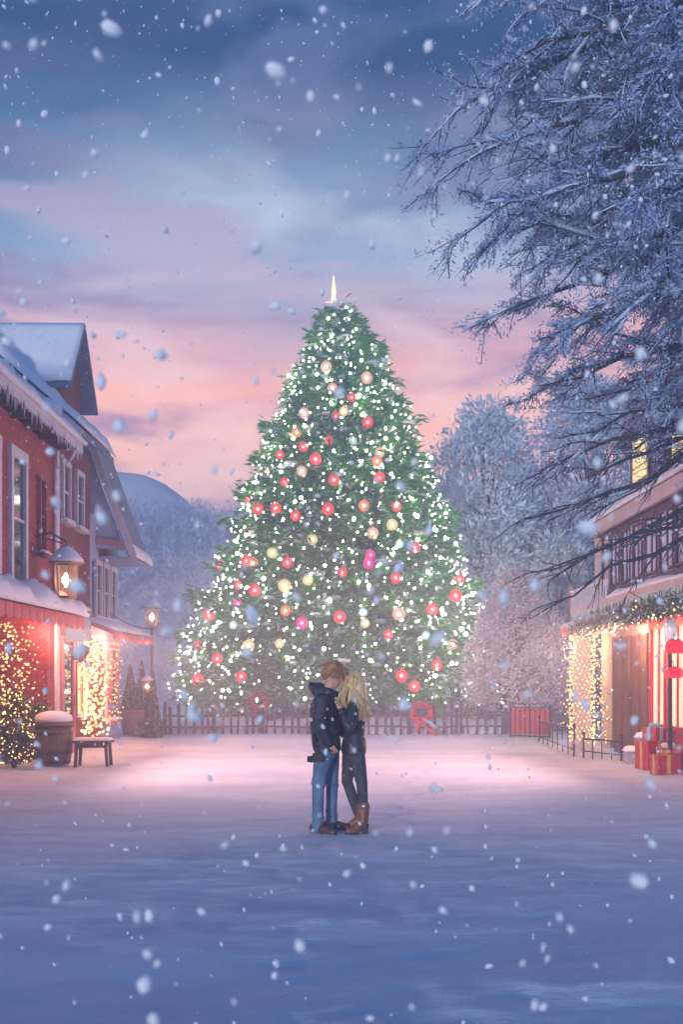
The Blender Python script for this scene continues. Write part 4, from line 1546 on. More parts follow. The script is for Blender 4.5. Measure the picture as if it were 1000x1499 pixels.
def red_gate():
    p0, p1 = at(748, 1080, 26.2), at(808, 1080, 25.4)
    e = empty('red_gate', (p0.x, 26, 0), 'red boarded gate behind dark curled iron rails at the end of the fence', 'gate')
    a, b = Vector((p0.x, 26.3, 0)), Vector((p1.x, 25.6, 0))
    m = MB()
    m.bar(a + Vector((0, .06, .42)), b + Vector((0, .06, .42)), .05, .62, 'pot_red')
    m.build('board', e)
    r = MB()
    for z in (.06, .78):
        r.bar(a + Vector((0, 0, z)), b + Vector((0, 0, z)), .03, .03, 'iron')
    for k in range(9):
        p = a.lerp(b, k / 8)
        r.tube([p, p + Vector((0, 0, .78 + (.08 if k % 4 == 0 else 0)))], .012 if k % 4 else .022, 'iron', 6)
    for k in range(8):
        p = a.lerp(b, (k + .5) / 8) + Vector((0, 0, .85))
        r.tube([p + Vector((.05 * math.cos(t), 0, .05 * math.sin(t))) for t in np.linspace(-.6, 4, 8)], .008, 'iron', 4)
    r.build('rails', e)


red_gate()


def railing(pa, pb, h, label, nb):
    a, b = Vector(pa), Vector(pb)
    e = empty('iron_railing', a, label, 'railing', 'low iron railings in front of the inn')
    m = MB()
    m.tube([a + Vector((0, 0, h)), a.lerp(b, .5) + Vector((0, 0, h + .01)), b + Vector((0, 0, h))], .018, 'iron', 6)
    m.tube([a + Vector((0, 0, .12)), b + Vector((0, 0, .12))], .012, 'iron', 6)
    m.build('rail', e)
    for k in range(nb + 1):
        p = a.lerp(b, k / nb)
        m = MB()
        m.tube([p + Vector((0, 0, -.02)), p + Vector((random.gauss(0, .01), 0, h + (.09 if k in (0, nb) else 0)))], .02 if k in (0, nb) else .011, 'iron', 6)
        if k in (0, nb): m.ball(p + Vector((0, 0, h + .11)), .035, 'iron', 2)
        m.build('post', e)
    return e


railing((4.75, 24.6, 0), (4.68, 20.6, 0), .5, 'longer black iron railing between the red gate and the lit post', 7)
railing((4.78, 20.2, 0), (5.25, 19.2, 0), .36, 'shorter black iron railing beside the brown inn door', 4)


def wreath(px, py, Y, r, label, tilt):
    c = at(px, py, Y)
    e = empty('wreath', c, label, 'wreath', 'red wreaths at the fence')
    m = MB()
    ring = []
    for k in range(33):
        a = 2 * PI * k / 32
        ring.append(c + Vector((r * math.cos(a), .08 * math.sin(a) * tilt, r * math.sin(a))))
    m.tube(ring, .07, 'ribbon_red', 8, cap=False)
    for k in range(46):
        a = random.uniform(0, 2 * PI)
        m.ball(c + Vector((r * math.cos(a), -.04 + random.gauss(0, .02), r * math.sin(a))) + Vector((random.gauss(0, .04), 0, random.gauss(0, .04))), random.uniform(.025, .055), 'red_paint', 1)
    m.build('ring', e, smooth=True)
    b = MB()
    for s in (-1, 1):
        b.tube([c + Vector((0, -.1, -r * .55)), c + Vector((s * .16, -.12, -r * .4)), c + Vector((s * .26, -.1, -r * .65)), c + Vector((s * .1, -.1, -r * .8)), c + Vector((0, -.1, -r * .55))], [.03, .05, .05, .04, .02], 'ribbon_red', 6)
    b.tube([c + Vector((-.03, -.1, -r * .6)), c + Vector((-.1, -.1, -r * 1.3)), c + Vector((-.14, -.12, -r * 2.1))], [.03, .06, .07], 'ribbon_red', 6)
    b.tube([c + Vector((.06, -.1, -r * 1.3)), c + Vector((.2, -.12, -r * 1.8)), c + Vector((.42, -.14, -r * 2.2))], [.03, .06, .07], 'ribbon_red', 6)
    b.build('bow', e, smooth=True)
    t = MB()
    t.tube([c + Vector((.02, -.12, -r * .6)), c + Vector((.2, -.13, -r * .9)), c + Vector((.38, -.14, -r * 1.6))], [.025, .055, .06], 'ribbon_teal', 6)
    t.build('ribbon', e, smooth=True)


wreath(617, 1044, 27.5, .25, 'red wreath with teal ribbon leaning on the fence beside the couple', 1)
wreath(378, 1028, 28.6, .22, 'smaller red wreath set low on the Christmas tree above the fence', .5)


# ------------------------------------------------------------------ lanterns and lamps
def lantern(loc, s, name, label, cat, hang=True, pole=0.0, arm=None, group=None, power=60):
    """a six sided glazed lantern: loc = centre of the glass."""
    c = Vector(loc)
    e = empty(name, (c.x, c.y, 0 if pole else c.z), label, cat, group)
    g = MB()
    g.lathe([(.14 * s, -.26 * s), (.17 * s, .20 * s)], c, 'lamp_glass', 6)
    g.build('glass', e)
    f = MB()
    for k in range(6):
        a = 2 * PI * k / 6
        f.tube([c + Vector((.145 * s * math.cos(a), .145 * s * math.sin(a), -.27 * s)), c + Vector((.178 * s * math.cos(a), .178 * s * math.sin(a), .21 * s))], .012 * s, 'brass', 4)
    f.lathe([(.16 * s, -.30 * s), (.16 * s, -.265 * s), (.145 * s, -.262 * s)], c, 'brass', 6)
    f.lathe([(.25 * s, .20 * s), (.25 * s, .225 * s), (.12 * s, .36 * s), (.10 * s, .40 * s), (.03 * s, .43 * s), (.02 * s, .50 * s)], c, 'brass', 6)
    f.build('cage', e)
    sn = MB()
    sn.lathe([(.262 * s, .225 * s), (.25 * s, .27 * s), (.13 * s, .40 * s), (.05 * s, .455 * s), (.005 * s, .47 * s)], c, 'snow', 12)
    sn.build('snow_cap', e, smooth=True)
    b = MB()
    b.ball(c + Vector((0, 0, -.03 * s)), .045 * s, 'lantern_flame', 3, (.7, .7, 2.4))
    b.build('bulb', e, smooth=True)
    if pole:
        p = MB()
        p.lathe([(.13, 0), (.12, .3), (.07, .4), (.05, .55), (.045, pole - .4), (.07, pole - .35), (.04, pole - .3), (.05, pole)], (c.x, c.y, 0), 'iron', 10)
        p.build('pole', e)
    if arm:
        p = MB()
        a, top = Vector(arm), c + Vector((0, 0, .48 * s))
        p.tube([a, a.lerp(top, .5) + Vector((0, 0, .14)), top + Vector((0, 0, .06)), top], .018, 'iron', 6)
        p.tube([a + Vector((0, 0, -.35)), a.lerp(top, .4) + Vector((0, 0, .02)), top + Vector((-.05 if a.x < c.x else .05, 0, .02))], .012, 'iron', 6)
        p.build('bracket', e)
    if power: lamp('lantern_light', c + Vector((0, 0, -.03 * s)), power, WARM, .06 * s)
    return e


c = at(96, 846, 18.5)
lantern(c, 1.25, 'wall_lantern', 'large glowing wall lantern on the corner of the red shop', 'lantern', arm=(LX + .02, 18.5, c.z + .75), power=130)
c = at(222, 902, 31.0)
lantern(c, 1.15, 'street_lamp', 'tall street lamp standing beyond the potted conifers', 'street lamp', pole=c.z - .32, power=150)
c = at(808, 955, 33.0)
lantern(c, .8, 'street_lamp', 'short street lamp glowing beside the misty cottage', 'street lamp', pole=c.z - .22, power=70)
c = at(215, 1004, 26.5)
lantern(c, .6, 'garden_lamp', 'small lamp shining between the potted conifers', 'lamp', pole=c.z - .17, power=60)


# projecting blue shop sign
def shop_sign():
    e = empty('hanging_sign', (-5.2, 20.3, 2.6), 'plain pale blue hanging sign on the gabled house', 'sign')
    m = MB()
    m.box(-5.46, -4.98, 20.26, 20.34, 2.28, 2.86, 'sign_blue')
    m.box(-5.48, -4.96, 20.25, 20.35, 2.82, 2.89, 'sign_blue')
    m.build('board', e)
    b = MB()
    b.tube([(LX + .02, 20.3, 3.0), (-4.95, 20.3, 3.0)], .016, 'iron', 6)
    for x in (-5.4, -5.05):
        b.tube([(x, 20.3, 3.0), (x, 20.3, 2.88)], .008, 'iron', 4)
    b.build('bracket', e)
    snow_slab('snow_cap', (-5.48, 20.25, 2.892), (-4.96, 20.25, 2.892), (-4.96, 20.35, 2.892), (-5.48, 20.35, 2.892), .07, e, 8, 4)


shop_sign()


def hanging_basket():
    c = Vector((-5.2, 20.3, 2.0))
    e = empty('hanging_basket', c, 'brown hanging basket of dry plants under the blue sign', 'hanging basket')
    m = MB()
    m.lathe([(.04, -.14), (.13, -.06), (.17, .03), (.15, .04)], c, 'barrel_wood', 12)
    m.build('basket', e, smooth=True)
    m = MB()
    for k in range(3):
        a = k * 2.1
        m.tube([c + Vector((.16 * math.cos(a), .16 * math.sin(a), .03)), c + Vector((0, 0, .28))], .005, 'iron', 4)
    m.build('chain', e)
    n = 260
    v = rng.normal(size=(n, 3)) * np.array([.09, .09, .06])
    leaf_obj('foliage', v + np.array([c.x, c.y, c.z + .05]), rng.normal(size=(n, 3)), rng.uniform(.06, .16, n), rng.uniform(.02, .05, n), ['needle_olive', 'frost_pink'], (rng.random(n) < .4).astype(int), e)


hanging_basket()


# ------------------------------------------------------------------ fairy light curtains
def curtain(y0, y1, x, ztop, zbot, n, label, group, mats, rad, xj=.05, dens=.075, wid=.05):
    for k in range(n):
        y = y0 + (y1 - y0) * (k + random.random() * .8) / n
        zb = zbot + random.uniform(0, .5) * random.random()
        z = ztop
        pts = []
        while z > zb:
            pts.append(Vector((x + random.gauss(0, xj), y + random.gauss(0, wid), z)))
            z -= dens * random.uniform(.6, 1.4)
        light_string(pts, 'fairy_lights', label(k), group, mats, rad)


def nth(k, n):
    w = ['first', 'second', 'third', 'fourth', 'fifth', 'sixth', 'seventh', 'eighth', 'ninth', 'tenth', 'eleventh', 'twelfth', 'thirteenth', 'fourteenth', 'fifteenth', 'sixteenth']
    return w[k]


curtain(17.0, 19.5, -5.95, 2.5, .35, 13, lambda k: f'{nth(k, 13)} strand of golden lights hanging before the red shop, counted towards the tree', 'light strands on the red shop', ('bulb_warm', 'bulb_gold'), (.010, .019), .16, .07, .09)
curtain(21.25, 23.1, -5.36, 2.45, .25, 12, lambda k: f'{nth(k, 12)} strand of orange lights under the pink awning, counted from the blue sign', 'light strands under the pink awning', ('bulb_warm', 'bulb_gold'), (.018, .036), .07, .085, .08)
curtain(23.4, 25.3, -5.40, 2.35, .4, 6, lambda k: f'{nth(k, 6)} sparse strand of lights on the grey house shop window, counted towards the fence', 'light strands on the grey house', ('bulb_warm',), (.010, .02), .03, .12, .03)
curtain(21.3, 24.6, 5.45, 2.5, .1, 12, lambda k: f'{nth(k, 12)} strand of yellow lights beside the inn post, counted from the brown door', 'light strands at the inn entrance', ('bulb_gold', 'bulb_warm'), (.009, .019), .10, .06, .07)


def post_lights():
    pts = []
    n = 420
    for k in range(n):
        t = k / n
        a = t * 2 * PI * 24
        rr = .25 + .02 * random.random()
        pts.append(Vector((5.15 + rr * math.cos(a), 21.9 + rr * math.sin(a), .15 + 2.4 * t + random.gauss(0, .02))))
    light_string(pts, 'fairy_lights', 'yellow fairy lights wound tightly round the inn awning post', None, ('bulb_gold', 'bulb_warm'), (.010, .02))


post_lights()


def awning_wires():
    for k, (za, zb) in enumerate(((2.95, 2.6), (3.1, 2.75))):
        a, b = Vector((LX + .05, 24.2, za)), Vector((-4.75 + .1 * k, 25.6, zb))
        m = MB()
        m.tube([a.lerp(b, t) - Vector((0, 0, .12 * math.sin(t * PI))) for t in np.linspace(0, 1, 9)], .012, 'iron', 4)
        o = m.build('wire')
        tag(o, ('lower' if k == 0 else 'upper') + ' sagging cable from the grey house past its awning', 'cable')


awning_wires()


# lit plants beside the red shop
def lit_bush(x, y, r, h, label, seedn, z0=0.0):
    e = empty('potted_bush', (x, y, 0), label, 'plant')
    n = 1500
    a = rng.uniform(0, 2 * PI, n)
    v = rng.random(n)
    rr = r * np.sqrt(rng.random(n)) * np.sin(PI * (.15 + .8 * v)) ** .6
    P = np.stack([x + rr * np.cos(a), y + rr * np.sin(a), z0 + .1 + h * v], 1)
    D = np.stack([np.cos(a), np.sin(a), .8 + 0 * a], 1) + rng.normal(size=(n, 3)) * .5
    leaf_obj('foliage', P, D, rng.uniform(.06, .18, n), rng.uniform(.015, .04, n), ['needle_olive', 'needle_frost'], (rng.random(n) < .12).astype(int), e)
    st = MB()
    for k in range(9):
        b = k * .7
        st.tube([(x, y, z0), (x + .4 * r * math.cos(b), y + .4 * r * math.sin(b), z0 + h * .5), (x + .7 * r * math.cos(b), y + .7 * r * math.sin(b), z0 + h * .85)], [.014, .01, .005], 'bark', 4)
    st.build('stems', e)
    m = 130
    a = rng.uniform(0, 2 * PI, m)
    v = rng.random(m)
    rr = r * 1.03 * np.sin(PI * (.15 + .8 * v)) ** .6
    pts = [Vector((x + q * math.cos(b), y + q * math.sin(b), z0 + .12 + h * w)) for q, b, w in zip(rr, np.sort(a), v)]
    light_string(pts, 'fairy_lights', 'tiny golden lights tangled in the ' + label.split(',')[0], 'lights in the shop bushes', ('bulb_gold', 'bulb_warm'), (.008, .016), .002)
    return e


lit_bush(-5.95, 18.45, .34, .75, 'bushy plant growing from the red pot, lit with tiny lights', 1, .42)
lit_bush(-5.72, 19.1, .36, .95, 'tall leafy shrub behind the barrel, lit with tiny lights', 2)
lit_bush(-5.6, 17.5, .34, .7, 'spreading shrub at the edge of the shop front, lit with tiny lights', 3)


def red_pot():
    m = MB()
    x, y = -5.95, 18.45
    m.lathe([(.17, 0), (.25, .4), (.27, .41), (.27, .47), (.235, .47), (.2, .40)], (x, y, .0), 'pot_red', 20)
    o = m.build('flower_pot', smooth=False)
    tag(o, 'bright red tapered flower pot on the snow by the shop front', 'flower pot')


red_pot()


# ------------------------------------------------------------------ barrel, bench, planters
def barrel():
    b = at(78, 1120, 18.4)
    x, y = b.x, 18.4
    e = empty('barrel', (x, y, 0), 'brown wooden barrel with dark hoops and snow topped lid by the shop', 'barrel')
    m = MB()
    prof = [(.27, .02), (.30, .12), (.325, .28), (.335, .42), (.325, .56), (.30, .70)]
    n = 22
    for k in range(n):
        a0, a1 = 2 * PI * k / n + .012, 2 * PI * (k + 1) / n - .012
        vs, fs = [], []
        for r, z in prof:
            for a in (a0, a1):
                vs.append((x + r * math.cos(a), y + r * math.sin(a), z))
        for a in (a0, a1):
            pass
        j = len(vs)
        for r, z in prof:
            for a in (a0, a1):
                vs.append((x + (r - .03) * math.cos(a), y + (r - .03) * math.sin(a), z))
        q = len(prof)
        for i in range(q - 1):
            fs.append((2 * i, 2 * i + 1, 2 * i + 3, 2 * i + 2))
            fs.append((2 * i, 2 * i + 2, j + 2 * i + 2, j + 2 * i))
            fs.append((2 * i + 1, j + 2 * i + 1, j + 2 * i + 3, 2 * i + 3))
        fs.append((2 * q - 2, 2 * q - 1, j + 2 * q - 1, j + 2 * q - 2))
        m.add(vs, fs, 'barrel_wood')
    m.lathe([(.25, .05), (.27, .65)], (x, y, 0), 'sole', 20)
    m.build('body', e)
    for z, r in ((.07, .292), (.24, .325), (.58, .328), (.68, .312)):
        h = MB()
        h.lathe([(r - .004, z - .022), (r + .006, z - .022), (r + .006, z + .022), (r - .004, z + .022)], (x, y, 0), 'iron', 28)
        h.build('hoop', e)
    l = MB()
    l.lathe([(.32, .715), (.33, .73), (.33, .78), (.31, .80)], (x, y, 0), 'barrel_wood', 26)
    l.build('lid', e)
    s = MB()
    s.lathe([(.325, .795), (.335, .84), (.31, .90), (.22, .95), (.1, .975), (.01, .98)], (x, y, 0), 'snow', 26)
    s.build('snow_cap', e, smooth=True)


barrel()


def bench():
    x0, x1, y0, y1 = -4.78, -4.12, 18.15, 18.55
    e = empty('bench', ((x0 + x1) / 2, 18.35, 0), 'small dark wooden bench dusted with snow beside the barrel', 'bench')
    m = MB()
    for k in range(3):
        yy = y0 + k * .14
        m.box(x0, x1, yy, yy + .12, .41, .45, 'bench_wood')
    m.build('seat', e)
    for x in (x0 + .05, x1 - .1):
        for y in (y0 + .02, y1 - .07):
            l = MB()
            l.bar((x + .025, y + .025, .41), (x + .025 + (.03 if x > -4.5 else -.03), y + .025, -.02), .05, .05, 'bench_wood')
            l.build('leg', e)
    a = MB()
    a.box(x0 + .04, x1 - .04, y0 + .03, y0 + .06, .33, .41, 'bench_wood')
    a.build('apron', e)
    snow_slab('snow_cover', (x0, y0, .452), (x1, y0, .452), (x1, y1, .452), (x0, y1, .452), .045, e, 16, 8, .9)


bench()


def planter_and_conifers():
    Y = 26.9
    bx = at(201, 1070, Y).x
    m = MB()
    m.lathe([(.36, 0), (.47, .62), (.50, .63), (.50, .70), (.44, .70), (.42, .60)], (bx, Y, 0), 'pot_clay', 24)
    o = m.build('planter')
    tag(o, 'broad ribbed clay tub holding two conifers by the grey house', 'planter')
    m = MB()
    bx2 = at(226, 1070, 26.6).x
    m.lathe([(.2, 0), (.27, .3), (.28, .36), (.24, .36), (.22, .3)], (bx2, 26.6, 0), 'pot_clay', 20)
    o = m.build('planter')
    tag(o, 'small clay pot at the near end of the picket fence', 'planter')

    def conifer(x, y, z0, h, r, label):
        e = empty('conifer', (x, y, z0), label, 'conifer', 'potted conifers by the grey house')
        w = MB()
        w.tube([(x, y, z0), (x, y, z0 + h * .95)], [.03, .006], 'bark', 6)
        w.build('trunk', e)
        n = 2600
        v = rng.random(n) ** 1.25
        a = rng.uniform(0, 2 * PI, n)
        rr = r * (1 - v) ** 1.05 * rng.uniform(.5, 1.05, n)
        P = np.stack([x + rr * np.cos(a), y + rr * np.sin(a), z0 + .04 + h * v], 1)
        D = np.stack([np.cos(a) * .7, np.sin(a) * .7, .9 + 0 * a], 1) + rng.normal(size=(n, 3)) * .3
        leaf_obj('crown', P, D, rng.uniform(.045, .11, n) * (1.1 - .5 * v), rng.uniform(.012, .03, n), ['needle_olive', 'needle_frost'], (rng.random(n) < .22).astype(int), e)
        return e
    conifer(at(191, 1000, Y).x, Y - .05, .62, 1.2, .24, 'conical conifer in the clay tub nearest the grey house')
    conifer(at(206, 1000, Y).x, Y + .1, .62, 1.3, .22, 'slim conical conifer in the clay tub, next to the garden lamp')
    conifer(at(226, 1000, Y).x, 26.6, .3, 1.4, .2, 'narrow conifer in the small pot at the fence end')
    e = empty('shrub', (bx2, 26.4, 0), 'low round snowy shrub in front of the small pot', 'shrub')
    n = 1600
    v = rng.normal(size=(n, 3))
    v /= np.linalg.norm(v, axis=1, keepdims=True)
    P = v * rng.random((n, 1)) ** .4 * np.array([.32, .26, .24]) + np.array([bx2, 26.2, .24])
    leaf_obj('foliage', P, v + rng.normal(size=(n, 3)) * .4, rng.uniform(.05, .12, n), rng.uniform(.015, .035, n), ['needle_olive', 'needle_frost'], (rng.random(n) < .25).astype(int), e)
    s = MB()
    for k in range(6):
        s.tube([(bx2, 26.2, 0), (bx2 + .2 * math.cos(k), 26.2 + .15 * math.sin(k), .3)], [.012, .005], 'bark', 4)
    s.build('stems', e)


planter_and_conifers()


# ------------------------------------------------------------------ right side dressings
def garland():
    e = empty('garland', (4.85, 18, 2.55), 'thick frosted evergreen garland swagged along the inn awning', 'garland')
    pts = []
    for t in np.linspace(0, 1, 60):
        y = 21.2 - 7.0 * t
        pts.append(Vector((4.86 + .03 * math.sin(t * 20), y, 2.50 + .12 * t - .05 * abs(math.sin(t * PI * 3)))))
    w = MB()
    w.tube(pts, .05, 'needle_olive', 6)
    w.build('core', e)
    fr = Frost()
    fr.along(pts, 9000, (.06, .17), (.012, .03), 1.3, .085)
    fr.build('foliage', ['garland', 'needle_frost'], e, .3)
    lp = [p + Vector((random.gauss(-.05, .07), random.gauss(0, .06), random.gauss(0, .09))) for p in pts for _ in range(2)]
    light_string(lp, 'fairy_lights', 'golden lights scattered through the thick awning garland', None, ('bulb_gold',), (.009, .018))


garland()


def lantern_stand():
    x, y = 5.38, 16.75
    e = empty('lamp_post', (x, y, 0), 'slim grey lamp post with frosted globe before the red shop window', 'lamp post')
    m = MB()
    m.lathe([(.11, 0), (.1, .12), (.045, .2), (.035, .5), (.03, 2.1), (.05, 2.14), (.03, 2.2)], (x, y, 0), 'iron', 10)
    m.build('pole', e)
    m = MB()
    m.lathe([(.05, 2.2), (.10, 2.27), (.115, 2.38), (.10, 2.50), (.05, 2.58), (.01, 2.6)], (x, y, 0), 'globe_grey', 14)
    m.build('globe', e, smooth=True)
    b = MB()
    for s in (-1, 1):
        b.ball((x + s * .07, y - .04, 2.66), .07, 'gold', 2, (1.2, .5, .8))
    b.ball((x, y - .05, 2.65), .035, 'gold', 2)
    b.build('bow', e, smooth=True)
    for k, (z, dx, r, lab) in enumerate(((2.08, .02, .17, 'upper larger red paper lantern on the grey lamp post'), (1.66, .0, .14, 'lower smaller red paper lantern on the grey lamp post'))):
        c = Vector((x + dx, y - .2, z))
        l = empty('paper_lantern', c, lab, 'lantern', 'red paper lanterns on the lamp post')
        q = MB()
        prof = [(r * .45, -r * .62)] + [(r * (.62 + .38 * math.cos(t)) * (1 + .03 * (i % 2)), r * .62 * math.sin(t)) for i, t in enumerate(np.linspace(-1.3, 1.3, 13))] + [(r * .45, r * .62)]
        q.lathe(prof, c, 'lantern_red', 20)
        q.build('shade', l)
        q = MB()
        q.lathe([(r * .47, r * .6), (r * .47, r * .72), (r * .3, r * .74)], c, 'iron', 12)
        q.tube([c + Vector((0, 0, r * .7)), c + Vector((0, .1, r * .7 + .1)), c + Vector((0, .17, r * .7 + .1))], .008, 'iron', 4)
        q.build('hanger', l)


lantern_stand()


def gifts():
    def gift(x, y, z, w, d, h, rot, label, m='red_paint', rb='gold'):
        e = empty('gift_box', (x, y, z), label, 'gift box', 'gift boxes by the inn')
        M = Matrix.Translation((x, y, z)) @ Matrix.Rotation(rot, 4, 'Z')

        def bx(mb, a, b, c_, d_, e_, f_, mn):
            k = len(mb.v)
            mb.box(a, b, c_, d_, e_, f_, mn)
            mb.v[k:] = [tuple(M @ Vector(v)) for v in mb.v[k:]]
        q = MB()
        bx(q, -w / 2, w / 2, -d / 2, d / 2, 0, h * .8, m)
        q.build('box', e)
        q = MB()
        bx(q, -w / 2 - .012, w / 2 + .012, -d / 2 - .012, d / 2 + .012, h * .8, h, m)
        q.build('lid', e)
        q = MB()
        bx(q, -.03, .03, -d / 2 - .016, d / 2 + .016, .0, h + .005, rb)
        bx(q, -w / 2 - .015, w / 2 + .015, -.03, .03, .001, h + .004, rb)
        for s in (-1, 1):
            c = M @ Vector((s * .06, 0, h + .04))
            q.ball(c, .06, rb, 2, (1.1, .5, .7))
        q.build('ribbon', e)
    gift(5.33, 17.55, 0, .42, .4, .5, .3, 'large red gift box nearest the snowy steps')
    gift(5.45, 17.05, 0, .36, .36, .42, -.2, 'red gift box beside the foot of the lamp post', rb='white_trim')
    gift(5.36, 17.53, .508, .28, .28, .22, .6, 'small red gift box stacked on the large one', rb='ribbon_teal')
    gift(5.22, 16.55, 0, .34, .34, .34, .1, 'red gift box standing in front of the lamp post')


gifts()


# ------------------------------------------------------------------ people
def blob(name, prims, voxel, mats, parent, smooth_it=6, regions=None):
    """Tapered limbs and ellipsoids fused into one continuous skin."""
    mb = MB()
    for p in prims:
        if p[0] == 'c':           # tapered limb
            _, a, ra, b, rb = p[:5]
            a, b = Vector(a), Vector(b)
            n = max(2, int((b - a).length / (min(ra, rb) * .8)) + 1)
            mb.tube([a.lerp(b, k / n) for k in range(n + 1)], [ra + (rb - ra) * k / n for k in range(n + 1)], mats[0], 14)
            mb.ball(a, ra, mats[0], 2)
            mb.ball(b, rb, mats[0], 2)
        elif p[0] == 'e':         # ellipsoid (centre, radii, tilt about Y)
            rot = Matrix.Rotation(p[3] if len(p) > 3 else 0, 3, 'Y')
            mb.ball(p[1], 1, mats[0], 3, p[2], 0, rot)
        elif p[0] == 's':         # stack of ellipses: list of (centre, rx, ry)
            vs, fs = [], []
            n = 22
            for c, rx, ry in p[1]:
                for k in range(n):
                    a = 2 * PI * k / n
                    vs.append(Vector(c) + Vector((rx * math.cos(a), ry * math.sin(a), 0)))
            m = len(p[1])
            for i in range(m - 1):
                for k in range(n):
                    k2 = (k + 1) % n
                    fs.append((i * n + k, i * n + k2, (i + 1) * n + k2, (i + 1) * n + k))
            fs.append(tuple(reversed(range(n))))
            fs.append(tuple((m - 1) * n + k for k in range(n)))
            mb.add(vs, fs, mats[0])
    tmp = mb.build('tmp')
    md = tmp.modifiers.new('r', 'REMESH')
    md.mode = 'VOXEL'
    md.voxel_size = voxel
    if smooth_it:
        sm = tmp.modifiers.new('s', 'SMOOTH')
        sm.iterations = smooth_it
        sm.factor = .5
    dg = bpy.context.evaluated_depsgraph_get()
    me = bpy.data.meshes.new_from_object(tmp.evaluated_get(dg))
    bpy.data.objects.remove(tmp)
    me.name = name
    me.materials.clear()
    for q in mats: me.materials.append(MATS[q])
    if regions:
        for po in me.polygons:
            for i, c, r in regions:
                if (po.center - Vector(c)).length < r: po.material_index = i
    else:
        for po in me.polygons: po.material_index = 0
    return link(name, me, parent, True)


def hand(prims, wrist, direction, curl, palm_n, s=1.0):
    """palm, four unequal curled fingers and a thumb from the side of the palm."""
    d = Vector(direction).normalized()
    n = Vector(palm_n).normalized()
    side = d.cross(n).normalized()
    w = Vector(wrist)
    k = w + d * .045 * s
    prims.append(('c', w, .024 * s, k, .030 * s))
    for i, (off, ln) in enumerate(((-.030, .068), (-.010, .078), (.010, .073), (.029, .058))):
        a = k + side * off * s + d * .025 * s
        prims.append(('c', k + side * off * .8 * s, .013 * s, a, .0105 * s))
        b = a + (d * (1 - curl * .4) + n * curl * .5).normalized() * ln * .5 * s
        c_ = b + (d * (1 - curl * 1.1) + n * curl).normalized() * ln * .5 * s
        prims.append(('c', a, .0105 * s, b, .0095 * s))
        prims.append(('c', b, .0095 * s, c_, .008 * s))
    t0 = w + d * .02 * s - side * .03 * s
    t1 = t0 + (d * .7 - side * .7 + n * .3).normalized() * .04 * s
    t2 = t1 + (d * .95 - side * .1 + n * .4).normalized() * .032 * s
    prims.append(('c', t0, .014 * s, t1, .0115 * s))
    prims.append(('c', t1, .0115 * s, t2, .009 * s))


PY = 10.6


def P(px, py, d=0.0):
    return at(px, py, PY + d)


def strands(mb, roots, n, mname, r=.007):
    """locks of hair that follow polyline guides with jitter."""
    for g, sp in roots:
        for _ in range(n):
            o = Vector((random.gauss(0, sp), random.gauss(0, sp), random.gauss(0, sp * .5)))
            pts = []
            for i, p in enumerate(g):
                j = .4 + .6 * i / (len(g) - 1)
                pts.append(p + o * j * 1.2 + Vector((random.gauss(0, .006), random.gauss(0, .006), random.gauss(0, .004))))
            k = len(pts)
            mb.tube(pts, [r * (1 - .75 * i / (k - 1)) for i in range(k)], mname, 4, cap=False)


